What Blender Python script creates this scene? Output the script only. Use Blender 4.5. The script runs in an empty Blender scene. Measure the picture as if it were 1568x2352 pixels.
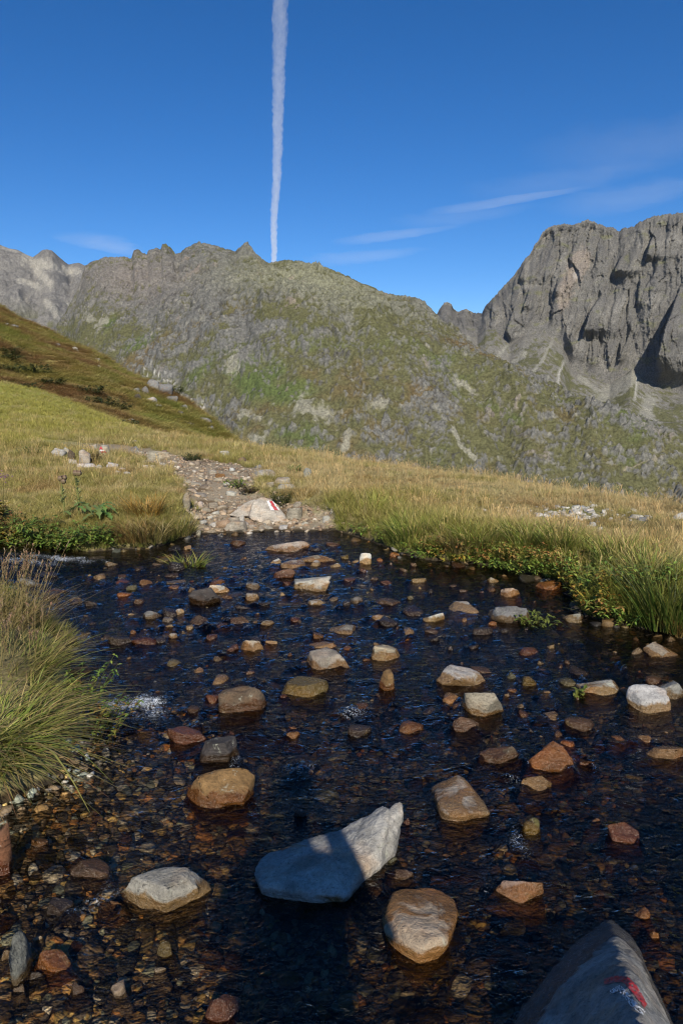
import bpy, bmesh, math, random
import numpy as np
from mathutils import Vector, Matrix
from mathutils.bvhtree import BVHTree

R = math.radians
scene = bpy.context.scene
C = scene.collection

# ------------------------------------------------------------------ camera, sky, sun, exposure
PITCH = R(10.0)
CAMZ = 1.5
cam_data = bpy.data.cameras.new('camera')
cam = bpy.data.objects.new('camera', cam_data)
C.objects.link(cam)
cam.location = (0, 0, CAMZ)
cam.rotation_euler = (R(90) - PITCH, 0, 0)
cam_data.sensor_fit = 'VERTICAL'
cam_data.sensor_height = 36
cam_data.lens = 24
cam_data.clip_start = 0.02
cam_data.clip_end = 120000
scene.camera = cam

SUN_EL, SUN_AZ = R(33.0), R(5.0)      # light travels to +Y, a little to -X
world = bpy.data.worlds.new('World')
scene.world = world
world.use_nodes = True
wn = world.node_tree
for n in list(wn.nodes): wn.nodes.remove(n)
sky = wn.nodes.new('ShaderNodeTexSky')
sky.sky_type = 'NISHITA'
sky.sun_disc = False
sky.sun_elevation = SUN_EL
sky.sun_rotation = R(180) - SUN_AZ
sky.altitude = 2300
sky.air_density = 1.0
sky.dust_density = 0.5
sky.ozone_density = 4.0
bg = wn.nodes.new('ShaderNodeBackground')
bg.inputs['Strength'].default_value = 0.11
wo = wn.nodes.new('ShaderNodeOutputWorld')
hsv = wn.nodes.new('ShaderNodeHueSaturation')
hsv.inputs['Saturation'].default_value = 1.28
hsv.inputs['Hue'].default_value = 0.506
wn.links.new(sky.outputs[0], hsv.inputs['Color'])
wn.links.new(hsv.outputs[0], bg.inputs['Color'])
wn.links.new(bg.outputs[0], wo.inputs['Surface'])

sun_data = bpy.data.lights.new('sun', 'SUN')
sun_data.energy = 5.0
sun_data.angle = R(0.53)
sun_data.color = (1.0, 0.92, 0.78)
sun = bpy.data.objects.new('sun', sun_data)
C.objects.link(sun)
LDIR = Vector((-math.sin(SUN_AZ) * math.cos(SUN_EL), math.cos(SUN_AZ) * math.cos(SUN_EL), -math.sin(SUN_EL)))
sun.rotation_euler = LDIR.to_track_quat('-Z', 'Y').to_euler()

vs = scene.view_settings
vs.view_transform = 'Standard'
vs.look = 'None'
vs.exposure = 0.17
vs.gamma = 1.0
scene.cycles.max_bounces = 6
scene.cycles.transparent_max_bounces = 12
scene.cycles.volume_bounces = 3
scene.cycles.filter_width = 1.2
scene.cycles.use_denoising = True
scene.cycles.caustics_reflective = False
scene.cycles.caustics_refractive = False

# ------------------------------------------------------------------ helpers
cp, sp = math.cos(PITCH), math.sin(PITCH)
F = 1568.0                              # a survey sheet 1568 x 2352 units; F = focal length in those units

def ray(px, py):
    u = (px - 784) / F
    v = (1176 - py) / F
    return np.array([u, cp + v * sp, -sp + v * cp])

def at_y(px, py, Y):
    d = ray(px, py)
    return np.array([0, 0, CAMZ]) + d * (Y / d[1])

def at_z(px, py, z=0.0):
    d = ray(px, py)
    return np.array([0, 0, CAMZ]) + d * ((z - CAMZ) / d[2])

def project(P):
    dz = P[..., 2] - CAMZ
    dep = P[..., 1] * cp - dz * sp
    dep = np.where(np.abs(dep) < 1e-6, 1e-6, dep)
    return 784 + F * P[..., 0] / dep, 1176 - F * (P[..., 1] * sp + dz * cp) / dep

def sstep(a, b, x):
    t = np.clip((x - a) / (b - a), 0, 1)
    return t * t * (3 - 2 * t)

def _hash(ix, iy, iz, seed):
    h = (ix * 374761393 + iy * 668265263 + iz * 2147483647 + seed * 974711) & 0xffffffff
    h = ((h ^ (h >> 13)) * 1274126177) & 0xffffffff
    h = ((h ^ (h >> 15)) * 2246822519) & 0xffffffff
    return h ^ (h >> 16)

_G = np.array([[1,1,0],[-1,1,0],[1,-1,0],[-1,-1,0],[1,0,1],[-1,0,1],[1,0,-1],[-1,0,-1],
               [0,1,1],[0,-1,1],[0,1,-1],[0,-1,-1],[1,1,0],[-1,1,0],[0,-1,1],[0,-1,-1]], dtype=np.float64)

def perlin(x, y, z=0.0, seed=0):
    x, y, z = np.broadcast_arrays(np.asarray(x, float), np.asarray(y, float), np.asarray(z, float))
    x0, y0, z0 = np.floor(x), np.floor(y), np.floor(z)
    fx, fy, fz = x - x0, y - y0, z - z0
    ix, iy, iz = x0.astype(np.int64), y0.astype(np.int64), z0.astype(np.int64)
    u = fx*fx*fx*(fx*(fx*6-15)+10); v = fy*fy*fy*(fy*(fy*6-15)+10); w = fz*fz*fz*(fz*(fz*6-15)+10)
    flat = bool(np.all(fz == 0))
    def g(dx, dy, dz):
        k = _G[_hash(ix+dx, iy+dy, iz+dz, seed) & 15]
        return k[..., 0]*(fx-dx) + k[..., 1]*(fy-dy) + k[..., 2]*(fz-dz)
    a = g(0,0,0)*(1-u) + g(1,0,0)*u
    b = g(0,1,0)*(1-u) + g(1,1,0)*u
    r = a*(1-v) + b*v
    if flat: return r
    c = g(0,0,1)*(1-u) + g(1,0,1)*u
    d = g(0,1,1)*(1-u) + g(1,1,1)*u
    return r*(1-w) + (c*(1-v)+d*v)*w

def fbm(x, y, z=0.0, oct=4, seed=0, gain=0.5, lac=2.03):
    s = 0; a = 1.0; n = 0
    for o in range(oct):
        s = s + a * perlin(np.asarray(x)*lac**o, np.asarray(y)*lac**o, np.asarray(z)*lac**o, seed+o*17)
        n += a; a *= gain
    return s / n

def ridged(x, y, z=0.0, oct=4, seed=0, gain=0.5, lac=2.07):
    s = 0; a = 1.0; n = 0
    for o in range(oct):
        s = s + a * (1 - 2*np.abs(perlin(np.asarray(x)*lac**o, np.asarray(y)*lac**o, np.asarray(z)*lac**o, seed+o*31)))
        n += a; a *= gain
    return s / n

def cells(x, y, seed=0):
    """distance to the nearest and second nearest jittered point, and a random value of the nearest"""
    ix, iy = np.floor(x).astype(np.int64), np.floor(y).astype(np.int64)
    d1 = np.full(np.shape(x), 9.0); d2 = d1.copy(); val = np.zeros(np.shape(x))
    for dx in (-1, 0, 1):
        for dy in (-1, 0, 1):
            h = _hash(ix+dx, iy+dy, ix*0, seed)
            px = ix+dx + (h & 1023)/1023.0
            py = iy+dy + ((h >> 10) & 1023)/1023.0
            d = np.hypot(px-x, py-y)
            v = ((h >> 20) & 1023)/1023.0
            near = d < d1
            d2 = np.where(near, d1, np.minimum(d2, d))
            val = np.where(near, v, val)
            d1 = np.where(near, d, d1)
    return d1, d2, val

def mixc(a, b, m):
    m = np.clip(m, 0, 1)[..., None]
    return a*(1-m) + np.asarray(b, float)*m

def link(o):
    C.objects.link(o); return o

def tag(o, label=None, cat=None, group=None, kind=None):
    if label: o['label'] = label
    if cat: o['category'] = cat
    if group: o['group'] = group
    if kind: o['kind'] = kind
    return o

def make_mesh(name, V, Fc, mat=None, smooth=True, col=None, colname='Col'):
    me = bpy.data.meshes.new(name)
    V = np.asarray(V, np.float32).reshape(-1, 3)
    Fc = np.asarray(Fc, np.int32)
    k = Fc.shape[1]
    me.vertices.add(len(V)); me.vertices.foreach_set('co', V.ravel())
    me.loops.add(Fc.size); me.loops.foreach_set('vertex_index', Fc.ravel())
    me.polygons.add(len(Fc))
    me.polygons.foreach_set('loop_start', np.arange(0, Fc.size, k, dtype=np.int32))
    me.polygons.foreach_set('loop_total', np.full(len(Fc), k, np.int32))
    me.update(calc_edges=True)
    me.polygons.foreach_set('use_smooth', np.full(len(Fc), smooth, bool))
    if col is not None:
        at = me.attributes.new(colname, 'FLOAT_COLOR', 'POINT')
        c4 = np.ones((len(V), 4), np.float32); c4[:, :3] = np.asarray(col).reshape(-1, 3)
        at.data.foreach_set('color', c4.ravel())
    if mat: me.materials.append(mat)
    return me

def grid_faces(nr, nc):
    i = np.arange(nr-1)[:, None]*nc + np.arange(nc-1)[None, :]
    return np.stack([i, i+1, i+nc+1, i+nc], -1).reshape(-1, 4)

def obj(name, me, parent=None, loc=None):
    o = bpy.data.objects.new(name, me)
    C.objects.link(o)
    if parent: o.parent = parent
    if loc is not None: o.location = loc
    return o

class NT:
    def __init__(self, name):
        self.m = bpy.data.materials.new(name); self.m.use_nodes = True
        self.t = self.m.node_tree
        for n in list(self.t.nodes): self.t.nodes.remove(n)
    def n(self, typ, **kw):
        nd = self.t.nodes.new(typ)
        for k, v in kw.items():
            if k.startswith('i_'):
                nd.inputs[int(k[2:]) if k[2:].isdigit() else k[2:].replace('_', ' ')].default_value = v
            else: setattr(nd, k, v)
        return nd
    def l(self, a, b): self.t.links.new(a, b)
    def out(self, sh, vol=None):
        o = self.n('ShaderNodeOutputMaterial')
        if sh: self.l(sh, o.inputs['Surface'])
        if vol: self.l(vol, o.inputs['Volume'])
        return self.m
    def noise(self, scale, detail=4, rough=0.55, vec=None, dist=0.0):
        nd = self.n('ShaderNodeTexNoise'); nd.inputs['Scale'].default_value = scale
        nd.inputs['Detail'].default_value = detail; nd.inputs['Roughness'].default_value = rough
        nd.inputs['Distortion'].default_value = dist
        if vec is not None: self.l(vec, nd.inputs['Vector'])
        return nd.outputs[0]
    def ramp(self, fac, stops):
        r = self.n('ShaderNodeValToRGB'); e = r.color_ramp.elements
        while len(e) < len(stops): e.new(0.5)
        for i, (p, c) in enumerate(stops):
            e[i].position = p
            e[i].color = (c, c, c, 1) if not hasattr(c, '__len__') else (*c, 1)
        self.l(fac, r.inputs[0]); return r.outputs[0]
    def mix(self, fac, a, b, mode='MIX'):
        m = self.n('ShaderNodeMix', data_type='RGBA', blend_type=mode)
        for s, v in ((m.inputs[0], fac), (m.inputs[6], a), (m.inputs[7], b)):
            if hasattr(v, 'is_linked') or hasattr(v, 'links'): self.l(v, s)
            else: s.default_value = v if not hasattr(v, '__len__') else (*v[:3], 1)
        return m.outputs[2]
    def math(self, op, a, b=0.0, clamp=False):
        m = self.n('ShaderNodeMath', operation=op, use_clamp=clamp)
        for s, v in ((m.inputs[0], a), (m.inputs[1], b)):
            if hasattr(v, 'links'): self.l(v, s)
            else: s.default_value = v
        return m.outputs[0]
    def bump(self, h, strength, dist):
        b = self.n('ShaderNodeBump'); b.inputs['Strength'].default_value = strength
        b.inputs['Distance'].default_value = dist; self.l(h, b.inputs['Height']); return b.outputs[0]
    def pbsdf(self, col, rough=0.8, spec=0.3, normal=None):
        p = self.n('ShaderNodeBsdfPrincipled')
        for k, v in (('Base Color', col), ('Roughness', rough), ('Specular IOR Level', spec)):
            s = p.inputs[k]
            if hasattr(v, 'links'): self.l(v, s)
            else: s.default_value = v if not hasattr(v, '__len__') else (*v[:3], 1)
        if normal is not None: self.l(normal, p.inputs['Normal'])
        return p.outputs[0]

# ------------------------------------------------------------------ materials
def terrain_material(name, scale, var=0.35, bumpd=0.0, contrast=1.0):
    t = NT(name)
    a = t.n('ShaderNodeAttribute', attribute_name='Col')
    geo = t.n('ShaderNodeNewGeometry')
    n1 = t.noise(scale, 6, 0.65, geo.outputs['Position'])
    f = t.ramp(n1, [(0.32, (1-var)*contrast), (0.68, (1+var)*contrast)])
    c = t.mix(1.0, a.outputs['Color'], f, 'MULTIPLY')
    nrm = t.bump(n1, 0.8, bumpd) if bumpd else None
    return t.out(t.pbsdf(c, 0.95, 0.1, nrm))

def stone_material(name, wet, splash=0.0, attr=False, tint=(0.50, 0.33, 0.16)):
    """wet 0: dry stone; 1: stream stone with a soaked foot; 2: soaked all over"""
    t = NT(name)
    info = t.n('ShaderNodeObjectInfo')
    tc = t.n('ShaderNodeTexCoord')
    geo = t.n('ShaderNodeNewGeometry')
    off = t.n('ShaderNodeVectorMath', operation='ADD')
    t.l(tc.outputs['Object'], off.inputs[0])
    rv = t.n('ShaderNodeVectorMath', operation='SCALE'); rv.inputs[0].default_value = (37, 19, 53)
    t.l(info.outputs['Random'], rv.inputs[3]); t.l(rv.outputs[0], off.inputs[1])
    P = off.outputs[0]
    big = t.noise(9, 4, 0.6, P, 0.6)
    fine = t.noise(70, 5, 0.7, P)
    speck = t.noise(190, 2, 0.5, P)
    mp = t.n('ShaderNodeMapping'); mp.inputs['Rotation'].default_value = (0.4, 0.5, 0.2); mp.inputs['Scale'].default_value = (6, 10, 55)
    t.l(P, mp.inputs[0])
    band = t.noise(1.0, 3, 0.6, mp.outputs[0], 0.5)
    src = t.n('ShaderNodeAttribute', attribute_name='Col').outputs['Color'] if attr else info.outputs['Color']
    c = t.mix(1.0, src, t.ramp(big, [(0.3, 0.62), (0.7, 1.28)]), 'MULTIPLY')
    c = t.mix(0.8, c, t.ramp(fine, [(0.3, 0.6), (0.7, 1.3)]), 'MULTIPLY')
    c = t.mix(0.55, c, t.ramp(band, [(0.35, 0.7), (0.65, 1.2)]), 'MULTIPLY')
    c = t.mix(t.ramp(speck, [(0.62, 0.0), (0.7, 0.55)]), c, (0.03, 0.03, 0.028))
    warm = t.mix(1.0, c, (1.25, 0.86, 0.55), 'MULTIPLY')
    c = t.mix(t.ramp(t.noise(5, 3, 0.6, P), [(0.5, 0.0), (0.72, 0.6)]), c, warm)
    if wet < 2:   # pale lichen and dark crust on the dry parts
        c = t.mix(t.ramp(t.noise(26, 5, 0.7, P, 0.8), [(0.6, 0.0), (0.68, 0.55)]), c, (0.40, 0.41, 0.33))
        c = t.mix(t.ramp(t.noise(34, 5, 0.7, P, 1.2), [(0.62, 0.0), (0.7, 0.6)]), c, (0.06, 0.058, 0.05))
    h = t.math('ADD', t.math('MULTIPLY', band, 0.5), t.math('ADD', t.math('MULTIPLY', fine, 0.6), t.math('MULTIPLY', big, 0.9)))
    nrm = t.bump(h, 0.9, 0.018)
    dry = t.pbsdf(c, 0.88, 0.25, nrm)
    wc = t.mix(1.0, c, tint, 'MULTIPLY')
    wsh = t.pbsdf(wc if wet < 2 else t.mix(1.0, c, (0.52, 0.40, 0.27), 'MULTIPLY'), t.ramp(fine, [(0.3, 0.08), (0.7, 0.34)]), 0.5, nrm)
    if wet == 0: return t.out(dry)
    if wet == 2: return t.out(wsh)
    sep = t.n('ShaderNodeSeparateXYZ'); t.l(geo.outputs['Position'], sep.inputs[0])
    z = t.math('SUBTRACT', sep.outputs['Z'], t.math('MULTIPLY', t.math('SUBTRACT', big, 0.22), 0.13))
    if splash: z = t.math('SUBTRACT', z, splash)
    fac = t.ramp(t.math('ADD', t.math('MULTIPLY', z, 18.0), 0.45), [(0.35, 1.0), (0.62, 0.0)])
    ms = t.n('ShaderNodeMixShader'); t.l(fac, ms.inputs[0]); t.l(dry, ms.inputs[1]); t.l(wsh, ms.inputs[2])
    return t.out(ms.outputs[0])

def leaf_material(name, trans=0.3, gloss=0.35, rough=0.55):
    """foliage: colour comes from the point a blade was sown at, or from the object"""
    t = NT(name)
    a = t.n('ShaderNodeAttribute', attribute_name='gcol', attribute_type='INSTANCER')
    b = t.n('ShaderNodeAttribute', attribute_name='Col')
    c = t.mix(1.0, a.outputs['Color'], b.outputs['Color'], 'MULTIPLY')
    p = t.pbsdf(c, rough, gloss)
    tr = t.n('ShaderNodeBsdfTranslucent'); t.l(c, tr.inputs[0])
    m = t.n('ShaderNodeMixShader'); m.inputs[0].default_value = trans
    t.l(p, m.inputs[1]); t.l(tr.outputs[0], m.inputs[2])
    return t.out(m.outputs[0])

def plant_material(name, trans=0.3, gloss=0.35, rough=0.5):
    t = NT(name)
    b = t.n('ShaderNodeAttribute', attribute_name='Col')
    p = t.pbsdf(b.outputs['Color'], rough, gloss)
    tr = t.n('ShaderNodeBsdfTranslucent'); t.l(b.outputs['Color'], tr.inputs[0])
    m = t.n('ShaderNodeMixShader'); m.inputs[0].default_value = trans
    t.l(p, m.inputs[1]); t.l(tr.outputs[0], m.inputs[2])
    return t.out(m.outputs[0])

M = {}
M['rockface'] = terrain_material('mountain_surface', 0.3, 0.48, 1.6, 0.88)
M['heath'] = terrain_material('hillside_surface', 2.2, 0.35, 0.06)
M['soil'] = terrain_material('ground_surface', 38, 0.4, 0.012)
M['dry'] = stone_material('dry_stone', 0)
M['stream'] = stone_material('stream_stone', 1)
M['wet'] = stone_material('wet_stone', 2)
M['splashed'] = stone_material('splashed_stone', 1, 0.07, False, (0.30, 0.29, 0.28))  # wet foot raised and darkened, so the colour also deepens the shaded face
M['barely'] = stone_material('stone_wet_at_the_foot', 1, -0.04)
M['mixed'] = stone_material('mixed_stream_stones', 1, 0.015, True)
M['grass'] = leaf_material('grass_blades')
M['plant'] = plant_material('plant_leaves')

def pebble_material():
    t = NT('pebbles')
    a = t.n('ShaderNodeAttribute', attribute_name='gcol', attribute_type='INSTANCER')
    geo = t.n('ShaderNodeNewGeometry')
    n = t.noise(120, 4, 0.7, geo.outputs['Position'])
    c = t.mix(1.0, a.outputs['Color'], t.ramp(n, [(0.3, 0.5), (0.7, 1.4)]), 'MULTIPLY')
    return t.out(t.pbsdf(c, 0.6, 0.35, t.bump(n, 0.5, 0.004)))
M['pebble'] = pebble_material()

def paint_material(name, col):
    t = NT(name)
    tc = t.n('ShaderNodeTexCoord')
    n = t.noise(60, 4, 0.7, tc.outputs['Object'])
    c = t.mix(t.ramp(n, [(0.45, 0.0), (0.66, 0.85)]), col, tuple(0.35*k+0.15 for k in col))
    return t.out(t.pbsdf(c, 0.6, 0.3))
M['red'] = paint_material('red_paint', (0.50, 0.035, 0.04))
M['white'] = paint_material('white_paint', (0.78, 0.77, 0.74))

def water_material():
    t = NT('stream_water')
    geo = t.n('ShaderNodeNewGeometry')
    mp = t.n('ShaderNodeMapping'); mp.inputs['Scale'].default_value = (0.8, 1.25, 1.0); t.l(geo.outputs['Position'], mp.inputs[0])
    n1 = t.noise(42, 3, 0.6, mp.outputs[0], 1.0)
    n2 = t.noise(17, 3, 0.55, mp.outputs[0], 0.8)
    nrm = t.bump(t.math('ADD', t.math('MULTIPLY', n2, 1.0), t.math('MULTIPLY', n1, 0.55)), 1.0, 0.015)
    fr = t.n('ShaderNodeFresnel'); fr.inputs['IOR'].default_value = 1.33; t.l(nrm, fr.inputs['Normal'])
    tr = t.n('ShaderNodeBsdfTransparent'); 
    dp_ = t.n('ShaderNodeAttribute', attribute_name='depth')
    cx = t.n('ShaderNodeCombineXYZ')
    for k_, a_ in enumerate((7.0, 8.4, 11.0)):
        t.l(t.math('POWER', 2.71828, t.math('MULTIPLY', dp_.outputs['Fac'], -a_)), cx.inputs[k_])
    t.l(cx.outputs[0], tr.inputs[0])
    gl = t.n('ShaderNodeBsdfGlossy'); gl.inputs['Roughness'].default_value = 0.03; t.l(nrm, gl.inputs['Normal'])
    m = t.n('ShaderNodeMixShader'); t.l(fr.outputs[0], m.inputs[0]); t.l(tr.outputs[0], m.inputs[1]); t.l(gl.outputs[0], m.inputs[2])
    # whitewater
    fo = t.n('ShaderNodeAttribute', attribute_name='foam')
    fn = t.noise(75, 5, 0.75, geo.outputs['Position'], 1.5)
    fm = t.math('MULTIPLY', t.ramp(t.math('ADD', fn, t.math('SUBTRACT', t.math('MULTIPLY', fo.outputs['Fac'], 0.34), 0.34)), [(0.40, 0.0), (0.58, 0.9)]), 1.0)
    fs = t.pbsdf((0.72, 0.76, 0.8), 0.5, 0.4)
    m2 = t.n('ShaderNodeMixShader'); t.l(fm, m2.inputs[0]); t.l(m.outputs[0], m2.inputs[1]); t.l(fs, m2.inputs[2])
    return t.out(m2.outputs[0])
M['water'] = water_material()

# ------------------------------------------------------------------ near ground: stream bed, banks, meadow
def W2(pts, z=0.0):
    return np.array([at_z(x, y, z)[:2] for x, y in pts])

far_edge = W2([(-250,1275),(0,1270),(130,1270),(200,1272),(260,1262),(370,1255),(420,1240),(455,1227),(560,1223),(640,1219),(780,1219),
               (830,1236),(880,1256),(960,1282),(1060,1292),(1150,1302),(1230,1322),(1320,1350),(1345,1372),(1340,1400),(1400,1427),(1480,1447),(1568,1456)])
left_edge = W2([(-200,1880),(-20,1862),(90,1812),(150,1755),(180,1660),(170,1570),(135,1490),(60,1425),(-60,1385),(-300,1350)])
WATER = np.vstack([[(-9.0, 5.6), (-7.0, 6.3)], far_edge, [(2.9, 3.9), (3.0, 2.6), (2.5, 1.4), (2.4, 0.55), (0.9, 0.35), (-1.2, 0.30), (-2.6, 0.9)],
                   left_edge, [(-9.0, 4.5)]])
PATH = W2([(455,1230),(438,1180),(418,1130),(385,1098),(320,1068),(240,1050),(90,1034),(90,1022),(250,1030),(350,1042),(430,1066),(520,1076),(600,1090),
           (640,1100),(600,1118),(585,1140),(640,1158),(690,1168),(755,1178),(790,1200),(800,1222),(640,1230)], 0.12)

def sdist(x, y, poly):
    """signed distance to a closed polygon, positive inside"""
    x = np.asarray(x, float); y = np.asarray(y, float)
    best = np.full(x.shape, 1e9); inside = np.zeros(x.shape, bool)
    n = len(poly)
    for i in range(n):
        ax, ay = poly[i]; bx, by = poly[(i+1) % n]
        dx, dy = bx-ax, by-ay
        t = np.clip(((x-ax)*dx + (y-ay)*dy)/(dx*dx+dy*dy+1e-12), 0, 1)
        best = np.minimum(best, np.hypot(x-(ax+t*dx), y-(ay+t*dy)))
        cr = ((ay > y) != (by > y)) & (x < (bx-ax)*(y-ay)/(by-ay+1e-12)+ax)
        inside ^= cr
    return np.where(inside, best, -best)

def softplus(x):
    return np.where(x > 20, x, np.log1p(np.exp(np.minimum(x, 20))))

def ground_h(x, y, full=False):
    x = np.asarray(x, float); y = np.asarray(y, float)
    jx = x + 0.10*perlin(x*2.1, y*2.1, 0, 5); jy = y + 0.10*perlin(x*2.1, y*2.1, 0, 6)
    dw = sdist(jx, jy, WATER)
    dp = sdist(jx, jy, PATH)
    q = 0.816*x + 0.578*y
    land = 0.25 + 0.06*fbm(x*0.5, y*0.5, 0, 3, 11) + 0.045*fbm(x*2.2, y*2.2, 0, 3, 12)
    land = land + 0.0068*np.clip(-x-6, 0, 14)*np.clip(y-15, 0, 21) - 0.12*np.clip(y-38, 0, 60)
    land = land + 0.04*sstep(7.5, 11, y)*sstep(-2, 3, x)
    land = land - 0.40*0.8*softplus((q-8.5)/0.8)
    land = land + 0.02*np.clip(-y, 0, 30)
    d_out = np.clip(-dw, 0, None)
    pathm = sstep(-0.15, 0.25, dp)
    bankw = 0.16
    up = 1-np.exp(-(d_out/bankw)**1.3)
    nearside = sstep(1.6, 0.2, y)
    bank = np.minimum(land*up + 0.0, land)
    ramp = np.minimum(land-0.02, 0.012+0.085*d_out) + 0.02*fbm(x*6, y*6, 0, 3, 13)
    out = bank*(1-pathm) + ramp*pathm
    rampn = np.minimum(land, 0.02+0.16*d_out) + 0.02*fbm(x*5, y*5, 0, 3, 14)
    out = out*(1-nearside) + rampn*nearside
    depth = 0.125 + 0.05*fbm(x*0.9, y*0.9, 0, 3, 15)
    shallow = sstep(3.0, 1.6, y)*sstep(0.6, -1.0, x)
    depth = depth*(1-0.62*shallow)
    bed = -depth*(1-np.exp(-np.clip(dw, 0, None)/0.28)) + 0.018*fbm(x*7, y*7, 0, 3, 16)*np.clip(dw*4, 0, 1)
    h = np.where(dw > 0, bed, out)
    if full: return h, dw, dp, q
    return h

def ground_hit(px, py):
    d = ray(px, py)
    lo = None
    ts = np.concatenate([np.arange(1.0, 12, 0.04), np.arange(12, 60, 0.15)])
    X = d[0]*ts; Y = d[1]*ts; Z = CAMZ + d[2]*ts
    H = ground_h(X, Y)
    k = np.argmax(Z < H)
    if not (Z < H).any(): k = len(ts)-1
    return np.array([X[k], Y[k], H[k]])

def nonuni(a, b, lo, hi, fine, coarse):
    """spacing fine inside [lo, hi], growing to coarse outside"""
    xs = list(np.arange(lo, hi, fine))
    s = fine; v = hi
    while v < b:
        xs.append(v); s = min(coarse, s*1.06); v += s
    xs.append(b)
    s = fine; v = lo
    left = []
    while v > a:
        s = min(coarse, s*1.06); v -= s; left.append(max(v, a))
    return np.array(left[::-1] + xs)

gx = nonuni(-45, 40, -3.6, 3.0, 0.028, 0.6)
gy = nonuni(-12, 60, 1.2, 8.4, 0.028, 0.6)
GX, GY = np.meshgrid(gx, gy)
GH, GW, GP, GQ = ground_h(GX, GY, True)
nz = fbm(GX*1.3, GY*1.3, 0, 4, 21)
nf = fbm(GX*9, GY*9, 0, 3, 22)
col = np.zeros(GX.shape+(3,)) + np.array([0.23, 0.19, 0.09])
col = mixc(col, (0.17, 0.165, 0.06), sstep(-0.1, 0.35, nz))
col = mixc(col, (0.30, 0.245, 0.17), sstep(-0.12, 0.15, GP + 0.25*nf))
col = mixc(col, (0.14, 0.10, 0.06), sstep(-0.12, 0.15, GP + 0.25*nf)*sstep(0.0, 0.3, fbm(GX*2.3, GY*2.3, 0, 3, 23)))
col = mixc(col, (0.20, 0.16, 0.11), sstep(1.6, 0.2, GY))
col = mixc(col, (0.27, 0.26, 0.055), sstep(-5.5, -8.5, GX)*sstep(13.5, 17, GY))
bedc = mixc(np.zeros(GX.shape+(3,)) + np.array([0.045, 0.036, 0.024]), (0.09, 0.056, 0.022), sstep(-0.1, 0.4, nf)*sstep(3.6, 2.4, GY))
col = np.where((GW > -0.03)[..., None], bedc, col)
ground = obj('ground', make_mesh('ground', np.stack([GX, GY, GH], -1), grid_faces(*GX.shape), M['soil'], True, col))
tag(ground, 'meadow ground with stream bed and grassy banks', kind='structure')

# ------------------------------------------------------------------ far ground, hillside and mountains
def polar(name, S, rows, cols, mat, label):
    me = make_mesh(name, rows, grid_faces(rows.shape[0], rows.shape[1]), mat, True, cols)
    o = obj(name, me); tag(o, label, kind='structure'); return o

vg = np.linspace(-14000, 14000, 141)
VX, VY = np.meshgrid(vg, vg + 6000)
VR = np.hypot(VX, VY)
VZ = -215 + 0*VX + 40*fbm(VX/900, VY/900, 0, 3, 3)*sstep(600, 2000, VR) + 60*sstep(600, 0, VR)
VZ = np.where(VR < 160, -60, VZ)
vcol = mixc(np.zeros(VX.shape+(3,)) + np.array([0.075, 0.085, 0.03]), (0.15, 0.14, 0.11), sstep(0, 0.3, fbm(VX/500, VY/500, 0, 3, 4)))
o = obj('valley_floor', make_mesh('valley_floor', np.stack([VX, VY, VZ], -1), grid_faces(*VX.shape), M['heath'], True, vcol))
tag(o, 'grassy valley floor below the mountains', kind='structure')

def table(pts, ykey=True):
    """(px, py, Y) rows -> arrays s, z, Y sorted by s"""
    a = []
    for px, py, Y in pts:
        p = at_y(px, py, Y); a.append((p[0]/p[1], p[2], Y))
    a = np.array(sorted(a)); return a

def lookup(tb, s):
    return np.interp(s, tb[:, 0], tb[:, 1]), np.interp(s, tb[:, 0], tb[:, 2])

def scol(lo, hi, n, ext_lo, ext_hi, m):
    return np.concatenate([np.linspace(ext_lo, lo, m, endpoint=False), np.linspace(lo, hi, n, endpoint=False), np.linspace(hi, ext_hi, m)])

def smooth_rows(A, k):
    if k < 1: return A
    ker = np.hanning(2*k+3)[1:-1]; ker /= ker.sum()
    P = np.pad(A, ((k, k), (0, 0)), mode='edge')
    out = np.zeros_like(A)
    for i, w in enumerate(ker): out += w*P[i:i+A.shape[0]]
    return out

def blob(px, py, cx, cy, rx, ry, ang=0.0):
    c, s = math.cos(R(ang)), math.sin(R(ang))
    dx, dy = px-cx, py-cy
    u = (dx*c + dy*s)/rx; v = (-dx*s + dy*c)/ry
    return np.exp(-(u*u+v*v))

def streak(px, py, pts, w):
    best = np.full(px.shape, 1e9)
    for (ax, ay), (bx, by) in zip(pts[:-1], pts[1:]):
        dx, dy = bx-ax, by-ay
        t = np.clip(((px-ax)*dx + (py-ay)*dy)/(dx*dx+dy*dy), 0, 1)
        best = np.minimum(best, np.hypot(px-ax-t*dx, py-ay-t*dy))
    return np.exp(-(best/w)**2)

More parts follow.
